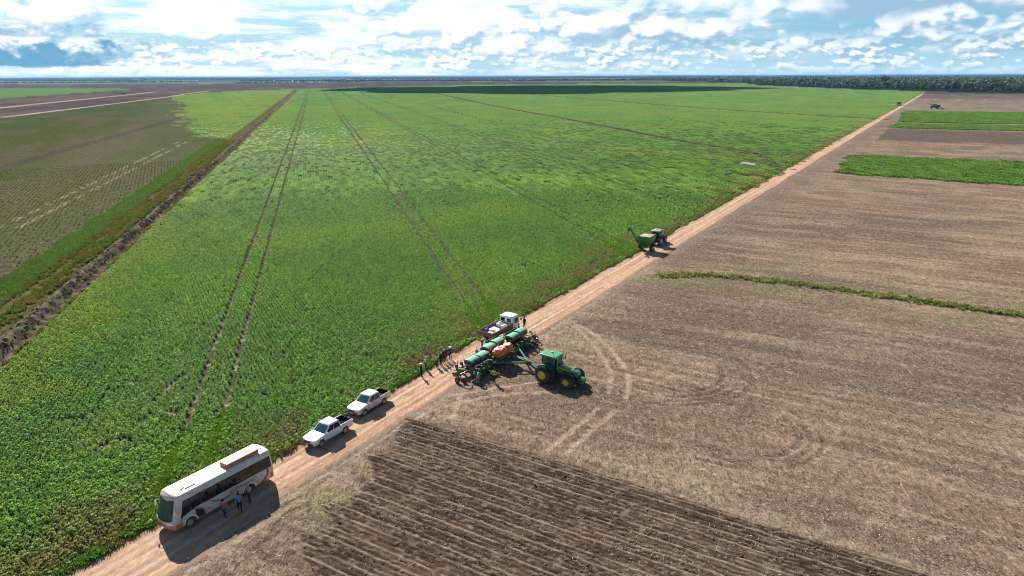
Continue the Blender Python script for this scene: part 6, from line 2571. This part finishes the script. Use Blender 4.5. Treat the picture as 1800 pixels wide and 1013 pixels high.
def bone_sets(pose):
    """joints of a 1.74 m figure facing +x; y is left"""
    J = {'pel': (0, 0, .93), 'wst': (0, 0, 1.10), 'chs': (0, 0, 1.32), 'nck': (0, 0, 1.47), 'hd': (.015, 0, 1.62)}
    for s, n in ((1, 'l'), (-1, 'r')):
        J['hip' + n] = (0, .095 * s, .90)
        J['kn' + n] = (.02, .11 * s, .49)
        J['an' + n] = (-.01, .12 * s, .09)
        J['to' + n] = (.15, .14 * s, .03)
        J['sh' + n] = (0, .185 * s, 1.41)
        J['el' + n] = (-.03, .25 * s, 1.12)
        J['wr' + n] = (.05, .25 * s, .88)
        J['fi' + n] = (.07, .245 * s, .80)
    if pose == 'hips':
        for s, n in ((1, 'l'), (-1, 'r')):
            J['el' + n] = (-.06, .40 * s, 1.16)
            J['wr' + n] = (.07, .23 * s, 1.0)
            J['fi' + n] = (.12, .17 * s, .97)
    elif pose == 'phone':
        J['elr'] = (.05, -.27, 1.14); J['wrr'] = (.25, -.16, 1.30); J['fir'] = (.28, -.13, 1.38)
        J['ell'] = (.02, .25, 1.12); J['wrl'] = (.24, .14, 1.15); J['fil'] = (.30, .10, 1.18)
        J['anl'] = (.12, .12, .09); J['tol'] = (.28, .15, .03); J['knl'] = (.10, .11, .50)
    elif pose == 'walk':
        J['knl'] = (.17, .10, .52); J['anl'] = (.20, .10, .09); J['tol'] = (.36, .11, .04)
        J['knr'] = (-.04, -.10, .48); J['anr'] = (-.25, -.10, .13); J['tor'] = (-.12, -.11, .03)
        J['elr'] = (.10, -.24, 1.14); J['wrr'] = (.24, -.22, .96); J['fir'] = (.29, -.21, .90)
        J['ell'] = (-.14, .24, 1.14); J['wrl'] = (-.12, .25, .89); J['fil'] = (-.10, .25, .81)
    elif pose == 'bend':
        J['wst'] = (.10, 0, 1.08); J['chs'] = (.30, 0, 1.20); J['nck'] = (.43, 0, 1.27); J['hd'] = (.54, 0, 1.32)
        for s, n in ((1, 'l'), (-1, 'r')):
            J['sh' + n] = (.38, .185 * s, 1.22)
            J['el' + n] = (.52, .25 * s, 1.00)
            J['wr' + n] = (.70, .16 * s, .92)
            J['fi' + n] = (.78, .15 * s, .90)
    elif pose == 'fold':
        for s, n in ((1, 'l'), (-1, 'r')):
            J['el' + n] = (.06, .25 * s, 1.13)
            J['wr' + n] = (.22, .02 * s, 1.18 + .03 * s)
            J['fi' + n] = (.19, -.08 * s, 1.20 + .03 * s)
    return {k: Vector(v) for k, v in J.items()}


BODY_CACHE = {}


def body_mesh(pose, sleeve):
    key = (pose, sleeve)
    if key in BODY_CACHE:
        return BODY_CACHE[key]
    J = bone_sets(pose)
    seg = []       # (p0, p1, r0, r1, material fn)
    def add(a, b, r0, r1, mt):
        seg.append((J[a] if isinstance(a, str) else a, J[b] if isinstance(b, str) else b, r0, r1, mt))
    sl = lambda t: 0 if t < sleeve else 2
    for s, n in ((1, 'l'), (-1, 'r')):
        add('hip' + n, 'kn' + n, .098, .070, lambda t: 1)
        add('kn' + n, 'an' + n, .068, .048, lambda t: 1 if t < .93 else 3)
        add('an' + n, 'to' + n, .050, .042, lambda t: 3)
        add('sh' + n, 'el' + n, .062, .050, (lambda t: 0 if t < min(1, sleeve) else 2))
        add('el' + n, 'wr' + n, .048, .034, (lambda t: 0 if t < sleeve - 1 else 2))
        add('wr' + n, 'fi' + n, .036, .030, lambda t: 2)
        add('chs', 'sh' + n, .10, .070, lambda t: 0)
        add('pel', 'hip' + n, .12, .10, lambda t: 1)
    add('pel', 'wst', .135, .130, lambda t: 1 if t < .3 else 0)
    add('wst', 'chs', .132, .145, lambda t: 0)
    add('chs', 'nck', .125, .065, lambda t: 0 if t < .75 else 2)
    add('nck', 'hd', .055, .060, lambda t: 2)
    b = MB()
    for p0, p1, r0, r1, _ in seg:
        b.tube(p0, p1, r0, r1, 12)
        b.ball(tuple(p0), r0, 12, 8)
        b.ball(tuple(p1), r1, 12, 8)
    hd = J['hd']
    fw = Vector((1, 0, 0)) if pose != 'bend' else Vector((.75, 0, -.66))
    b.ball(tuple(hd + Vector((0, 0, .025))), (.100, .082, .118), 16, 12)
    b.ball(tuple(hd + fw * .05 + Vector((0, 0, -.055))), (.062, .058, .055), 12, 8)
    b.ball(tuple(hd + fw * .105 + Vector((0, 0, .0))), (.022, .016, .026), 8, 6)
    for s in (-1, 1):
        b.ball((hd.x - .005, hd.y + s * .088, hd.z + .005), (.022, .014, .035), 8, 6)
    o = b.build('body_tmp', 'black')
    # flatten the trunk front to back a little, then grow one skin over everything
    md = o.modifiers.new('skin', 'REMESH')
    md.mode = 'VOXEL'
    md.voxel_size = .020
    sm = o.modifiers.new('soft', 'SMOOTH')
    sm.iterations = 3
    bpy.context.view_layer.update()
    me = bpy.data.meshes.new_from_object(o.evaluated_get(bpy.context.evaluated_depsgraph_get()))
    bpy.data.objects.remove(o)
    # hands: palm end carries four fingers and a thumb
    bm = bmesh.new()
    bm.from_mesh(me)
    def finger(p, d, L, r, bend):
        d = d.normalized()
        up = bend.normalized()
        pts = [p, p + d * L * .45, p + (d * .85 + up * .35).normalized() * L * .45 * 1.0 + d * L * .33, p + d * L * .75 + up * L * .42]
        rs = [r, r * .92, r * .85, r * .6]
        prev = None
        for q, rr in zip(pts, rs):
            u = d.orthogonal().normalized()
            w = d.cross(u)
            ring = [bm.verts.new(q + (u * math.cos(k * 1.2566) + w * math.sin(k * 1.2566)) * rr) for k in range(5)]
            if prev:
                for k in range(5):
                    bm.faces.new((prev[k], prev[(k + 1) % 5], ring[(k + 1) % 5], ring[k]))
            prev = ring
        bm.faces.new(prev)
    nbase = len(me.polygons)
    for s, n in ((1, 'l'), (-1, 'r')):
        wr, fi = J['wr' + n], J['fi' + n]
        d = (fi - wr).normalized()
        ac = Vector((1, 0, 0)) - d * d.x
        ac = ac.normalized() if ac.length > .2 else Vector((0, 0, 1)).cross(d).normalized()
        inn = d.cross(ac) * (-s)
        for k, L in enumerate((.075, .085, .08, .062)):
            finger(fi - d * .012 + ac * (.027 - .018 * k), d + ac * (.12 - .08 * k), L, .0095, inn)
        finger(wr + (fi - wr) * .45 + ac * .028, d * .6 + ac * .9, .062, .0105, inn)
    bm.to_mesh(me)
    bm.free()
    idx = []
    for i, p in enumerate(me.polygons):
        if i >= nbase:
            idx.append(2)
            continue
        c = p.center
        if (c - (hd + Vector((0, 0, .02)))).length < .145 and c.z > J['nck'].z + .02:
            idx.append(2)
            continue
        best, mt = 9, 0
        for p0, p1, r0, r1, fn in seg:
            ax = p1 - p0
            t = max(0, min(1, (c - p0).dot(ax) / ax.length_squared))
            dd = (c - p0 - ax * t).length - (r0 + (r1 - r0) * t)
            if dd < best:
                best, mt = dd, fn(t)
        idx.append(mt)
    for k in range(4):
        me.materials.append(None)
    me.polygons.foreach_set('material_index', idx)
    me.polygons.foreach_set('use_smooth', [True] * len(me.polygons))
    me.name = 'person_' + pose
    BODY_CACHE[key] = (me, hd, fw)
    return BODY_CACHE[key]


def person(loc, az, label, shirt, trousers, head=('hair', (.02, .015, .012)), pose='stand', sleeve=.6, skin=0, h=1.74, shoes=(.03, .025, .02), group=None):
    t = thing('person', label, 'person', loc, az, group)
    me, hd, fw = body_mesh(pose, sleeve)
    o = link('body', me, t)
    mats = [cloth('s%.2f%.2f%.2f' % shirt, shirt), cloth('t%.2f%.2f%.2f' % trousers, trousers), SKIN[skin], cloth('shoe%.2f%.2f%.2f' % shoes, shoes)]
    for i, m in enumerate(mats):
        o.material_slots[i].link = 'OBJECT'
        o.material_slots[i].material = m
    o['label'] = 'body in the clothes described'
    b = MB()
    kind, hc = head
    hm = cloth('h%.2f%.2f%.2f' % hc, hc)
    V, F = [], []
    n, m = 14, 6
    for i in range(m + 1):
        ph = (math.pi * .56) * i / m
        for k in range(n):
            a = 2 * math.pi * k / n
            back = .5 - .5 * math.cos(a)
            pp = ph * (.82 + .30 * back)
            V.append((hd.x - .006 + .110 * math.sin(pp) * math.cos(a), hd.y + .093 * math.sin(pp) * math.sin(a), hd.z + .028 + .128 * math.cos(pp)))
    for i in range(m):
        for k in range(n):
            F.append((i * n + k, (i + 1) * n + k, (i + 1) * n + (k + 1) % n, i * n + (k + 1) % n))
    b.add(V, F)
    if kind == 'cap':
        b.box((hd.x + .135, hd.y, hd.z + .075), (.11, .15, .012), (0, .15, 0))
    if kind == 'hat':
        b.lathe([(.10, 0), (.20, -.015), (.20, -.005), (.10, .012)], (hd.x, hd.y, hd.z + .07), 'z', 18, False)
    b.build(kind, hm, t)
    b = MB()
    for s in (-1, 1):
        b.ball((hd.x + fw.x * .093, hd.y + s * .033, hd.z + .022 + fw.z * .08), (.010, .014, .009), 8, 5)
    b.box((hd.x + fw.x * .108, hd.y, hd.z - .048 + fw.z * .05), (.012, .045, .008))
    b.build('eyes_and_mouth', 'black', t)
    t.scale = (h / 1.74,) * 3
    return t


DK, NV, WH, GY, JN = (.016, .017, .020), (.02, .03, .09), (.62, .63, .66), (.20, .21, .23), (.05, .075, .15)
person((-10.93, 75.19), 60, 'person in navy shirt and white hat, nearest the camera of the road group', NV, DK, ('hat', (.7, .68, .62)), 'fold', 1.7)
person((-10.62, 77.15), 95, 'person in light grey shirt and pale cap, second in the road group', (.46, .52, .60), DK, ('cap', (.66, .64, .6)), 'stand', .6)
person((-9.40, 78.03), 110, 'person in whitish shirt and dark shorts, third in the road group', (.50, .50, .60), (.03, .03, .035), ('hair', (.02, .015, .012)), 'hips', .6, 1, 1.70)
person((-8.90, 78.55), 120, 'person all in black, front of the tight cluster on the road', DK, DK, ('cap', (.30, .30, .29)), 'stand', 1.9, 1)
person((-8.62, 79.35), 140, 'person in black jacket and grey cap behind the cluster on the road', (.022, .022, .024), (.03, .032, .04), ('cap', (.42, .41, .40)), 'fold', 1.9, 0, 1.78)
person((-8.38, 80.05), 130, 'person in plum shirt at the crop edge, behind the cluster', (.10, .06, .09), JN, ('hair', (.05, .04, .03)), 'stand', .6, 2)
person((-7.89, 80.42), 145, 'person in blue jacket and pale hat, last of the road group', (.030, .055, .20), (.02, .024, .035), ('hat', (.68, .66, .60)), 'hips', 1.7)
person((-4.05, 73.05), 20, 'person in turquoise shirt at the near end of the planter', (.06, .36, .34), (.34, .24, .18), ('hair', (.02, .015, .012)), 'bend', 1.2)
person((-2.15, 73.35), 15, 'person in lime green shirt and dark shorts watching the planter', (.33, .52, .10), (.03, .03, .035), ('hair', (.03, .02, .015)), 'hips', .6, 2, 1.80, (.5, .5, .5))
person((1.75, 91.4), 225, 'person all in black standing alone by the lorry cab', (.010, .010, .012), (.012, .012, .014), ('hair', (.012, .010, .010)), 'stand', 1.9, 1, 1.78)
person((-.45, 85.3), 230, 'person in bright blue shirt between lorry and planter', (.03, .09, .52), DK, ('cap', (.02, .02, .03)), 'stand', 1.0, 1)
person((.35, 87.4), 200, 'person in dark clothes beside the lorry cab step', (.03, .028, .03), (.05, .045, .05), ('hair', (.02, .016, .014)), 'fold', 1.7, 1)
person((.95, 88.6), 250, 'person in maroon shirt close to the lorry front wheel', (.16, .07, .07), DK, ('hair', (.02, .016, .014)), 'stand', .6, 0, 1.70)
person((-4.0, 84.3), 60, 'person in white shirt behind the lorry tailboard', (.48, .55, .66), (.03, .035, .05), ('hair', (.03, .025, .02)), 'bend', 1.3)
person((-1.75, 81.95), 130, 'person in pale blue shirt on the planter walkway', (.22, .30, .62), (.05, .06, .10), ('cap', (.6, .6, .62)), 'bend', 1.0, 0, 1.72)
person((-5.55, 77.35), 140, 'person with white hat bending behind the near end of the planter', (.03, .03, .035), (.04, .04, .05), ('hat', (.80, .80, .78)), 'bend', 1.3)
person((-4.55, 78.9), 150, 'person in dark red shirt half hidden behind the planter lids', (.10, .035, .03), DK, ('hair', (.02, .016, .014)), 'bend', 1.0, 1)
person((-23.55, 47.75), 20, 'person in red shirt and blue jeans beside the coach', (.48, .09, .07), (.03, .05, .16), ('hair', (.02, .016, .014)), 'phone', .6, 0)
person((-22.62, 48.62), 330, 'person in blue shirt and dark trousers beside the coach', (.13, .22, .62), DK, ('hair', (.015, .012, .010)), 'walk', .6, 0, 1.78)
person((-22.30, 49.95), 220, 'person in grey top standing by the coach rear wheel', (.34, .35, .40), (.05, .045, .05), ('cap', (.40, .38, .36)), 'fold', 1.2, 1)


# ------------------------------------------------------------------ far machines and buildings
def far_dump_truck():
    t = thing('dump_truck', 'small orange and brown dump truck far up the road', 'truck', (446.0, 812.5), 32.0)
    b = MB()
    b.prism([(-3.4, 1.3), (-3.6, 3.0), (1.4, 3.0), (1.2, 1.3)], -1.25, 1.25)
    b.build('dump_body', 'brown', t)
    S = Shell((1.6, -1.2, .8), (3.7, 1.2, 3.0), .15)
    S.body(MB(), (4, 4, 4)).build('cab', 'yellow', t, 45)
    b = MB()
    S.panel(b, '+x', -1.0, 1.0, 1.9, 2.7, .02, (2, 2))
    S.panel(b, '+y', 2.2, 3.3, 1.9, 2.7, .02, (2, 2))
    S.panel(b, '-y', 2.2, 3.3, 1.9, 2.7, .02, (2, 2))
    b.build('windows', 'glass', t, 60)
    b = MB()
    b.box((0, 0, 1.05), (7.0, .9, .3))
    b.build('chassis', 'black', t)
    for x in (2.6, -1.2, -2.5):
        for sy in (-1, 1):
            wheel(t, (x, sy * 1.05, .52), .52, .35, .3, sy)
    t.scale = (1.45,) * 3


def far_car():
    t = thing('car', 'tiny white car behind the dump truck far up the road', 'car', (435.5, 803.0), 212)
    S = Shell((-2.2, -.9, .35), (2.2, .9, 1.0), .15)
    S.body(MB(), (4, 3, 2)).build('body', 'white', t, 45)
    C2 = Shell((-1.6, -.8, .9), (.9, .8, 1.6), .2, lambda p: (p[0] * (1 - .3 * max(0, p[2] - .9)), p[1], p[2]))
    c = C2.body(MB(), (4, 3, 2)).build('cabin', 'white', t, 45)
    b = MB()
    for f in ('+x', '-x'):
        C2.panel(b, f, -.65, .65, 1.05, 1.5, .01, (2, 2))
    for f in ('+y', '-y'):
        C2.panel(b, f, -1.3, .6, 1.05, 1.5, .01, (2, 2))
    b.build('windows', 'glass', c, 60)
    for x in (1.4, -1.4):
        for sy in (-1, 1):
            wheel(t, (x, sy * .78, .33), .33, .2, .2, sy)


def far_harvester():
    t = thing('combine_harvester', 'dark green harvester working beyond the far green strip', 'harvester', (441.0, 733.0), 112.0)
    S = Shell((-5.2, -1.7, 1.2), (2.2, 1.7, 4.0), .3, lambda p: (p[0], p[1], p[2] - .25 * max(0, -p[0] - 2) * (p[2] > 2)))
    S.body(MB(), (6, 4, 4)).build('body', 'green', t, 45)
    b = MB()
    b.prism([(-2.8, 3.9), (-3.2, 4.7), (1.2, 4.7), (.8, 3.9)], -1.5, 1.5)
    b.build('grain_tank', 'green', t)
    b = MB()
    b.prism([(2.2, 1.9), (2.2, 4.0), (3.7, 4.0), (3.9, 2.0)], -1.1, 1.1)
    b.build('cab', 'glass', t)
    b = MB()
    b.box((3.0, 0, 4.1), (2.0, 2.5, .18))
    b.build('cab_roof', 'lid', t)
    b = MB()
    b.prism([(3.5, 1.0), (3.5, 1.9), (6.0, 1.2), (6.0, .4)], -.7, .7)
    b.build('feeder_house', 'green', t)
    b = MB()
    b.prism([(5.9, .25), (5.9, 1.3), (6.3, 1.4), (7.2, .25)], -4.5, 4.5)
    b.build('header', 'green', t)
    b = MB()
    for k in range(6):
        a = k * math.pi / 3
        b.bar((6.9 + .5 * math.cos(a), -4.4, 1.2 + .5 * math.sin(a)), (6.9 + .5 * math.cos(a), 4.4, 1.2 + .5 * math.sin(a)), .07)
    b.build('reel', 'yellow', t)
    b = MB()
    b.tube((-1.0, 1.6, 3.9), (-7.6, 3.6, 4.9), .22)
    b.build('unloading_auger', 'green', t)
    for sy in (-1, 1):
        wheel(t, (1.8, sy * 1.7, 1.0), 1.0, .8, .5, sy, 'yellow', 0, 'front_wheel')
        wheel(t, (-3.6, sy * 1.5, .65), .65, .45, .33, sy, 'yellow', 0, 'rear_wheel')


far_dump_truck()
far_car()
far_harvester()
ft = make_tractor((-803, 1466), 60, 'dark tractor crossing the distant ploughed land on the left', 'bluegrey', 'rim', 'grey', False, None, 1.35)


def silo(loc, r, h, label, roofh):
    t = thing('silo', label, 'silo', loc, 0, 'white silos at the tree belt')
    b = MB()
    pr = []
    for i in range(13):
        pr.append((r * (1.0 + (.012 if i % 2 else 0)), h * i / 12))
    b.lathe(pr, (0, 0, 0), 'z', 24)
    b.build('wall', 'white', t)
    b = MB()
    b.lathe([(r * 1.05, h), (r * 1.05, h + .15), (r * .3, h + roofh * .8), (r * .1, h + roofh)], (0, 0, 0), 'z', 24)
    b.build('roof', 'silver', t)
    b = MB()
    b.box((0, -r * 1.02, h * .5), (.5, .2, h))
    b.build('ladder', 'grey', t)


silo((-1545, 4640), 4.8, 6.5, 'white round silo standing alone left in the tree belt', 3)
silo((-1440, 4700), 4.8, 7.5, 'white round silo, left one of the close pair', 3)
silo((-1412, 4740), 3.6, 11, 'slim white silo, right one of the close pair', 3)


# ------------------------------------------------------------------ single trees that stand out
def tree(loc, h, w, label, tint, seed, group=None):
    rng = np.random.default_rng(seed)
    t = thing('tree', label, 'tree', loc, 0, group)
    link('trunk', trunk_mesh('trunk', h, h * .028, rng), t)
    mt = leaf_flat(tint)
    link('crown', crown_mesh('crown', w, h, 420, h * .085, rng, 9, mt), t)


_LF = {}


def leaf_flat(tint):
    if tint in _LF:
        return _LF[tint]
    m, T = new_mat('tree_leaf_%d' % len(_LF))
    v = T.node('ShaderNodeAttribute', attribute_name='lv')
    c = T.mix(v.outputs['Fac'], tuple(x * .65 for x in tint), tuple(x * 1.4 for x in tint))
    _LF[tint] = finish(m, T, c, .6, None, .2)
    return _LF[tint]


tree((985, 1890), 33, 34, 'tall broad tree standing out above the wood skyline', (.035, .070, .020), 901)
EDGE = [(846, 2300, 13), (838, 2050, 12), (830, 1890, 14), (829, 1760, 13), (845, 1672, 14), (858, 1606, 12), (866, 1548, 15), (880, 1500, 13), (882, 1440, 15), (888, 1392, 18), (897, 1352, 13), (908, 1322, 19), (924, 1290, 15), (960, 1262, 14), (1000, 1232, 13)]
ORD = 'first second third fourth fifth sixth seventh eighth ninth tenth eleventh twelfth thirteenth fourteenth fifteenth'.split()
for i, (x, y, h) in enumerate(EDGE):
    tree((x, y), h * 1.08, h * 1.05, 'rounded broadleaf tree on the front edge of the wood, %s from the left' % ORD[i], ((.036, .072, .020), (.055, .088, .026), (.028, .060, .020))[i % 3], 910 + i, 'trees along the front edge of the wood')
for i, (x, y, h) in enumerate(((103.0, 273.0, 2.6), (106.5, 262.5, 2.0), (101.0, 268.5, 1.6))):
    rng = np.random.default_rng(950 + i)
    t = thing('bush', ('bright green bush closest to the bare puddle', 'bright green bush at the road edge by the drain', 'low bright green bush between the two others')[i], 'bush', (x, y), 0, 'bushes by the drain')
    link('stems', trunk_mesh('stems', h, .05, rng), t)
    link('foliage', crown_mesh('foliage', h * 1.7, h, 260, .28, rng, 6, leaf_flat((.16, .34, .03))), t)


# ------------------------------------------------------------------ a cumulus above the field; its shadow lies across the far crop
def cloud():
    m, T = new_mat('cloud_white')
    P = T.node('ShaderNodeTexCoord').outputs['Object']
    finish(m, T, T.mix(T.noise(P, .004, 4), (.78, .79, .82), (.86, .86, .87)), 1.0, None, 0)
    alt = 1150.0
    sh = alt / math.tan(SUN_EL)
    ox, oy = sh * math.sin(SUN_AZ), sh * math.cos(SUN_AZ)
    t = thing('cloud', 'flat based white cloud drifting high above the far field', 'cloud', (95 + ox, 2010 + oy, alt), 0)
    t.rotation_euler = (0, 0, 0)
    rg = np.random.default_rng(8)
    b = MB()
    for k in range(130):
        u = rg.uniform(-1, 1)
        x = u * 560
        wy = 520 * math.sqrt(max(0.02, 1 - u * u)) * rg.uniform(-1, 1)
        r = rg.uniform(60, 120) * (1.1 - .6 * abs(u))
        b.ball((x, wy * .9 + 40 * math.sin(x / 150), r * .3), (r * 1.5, r * 1.1, r * .75), 14, 9)
    b.build('cloud_puffs', m, t, 180)


cloud()
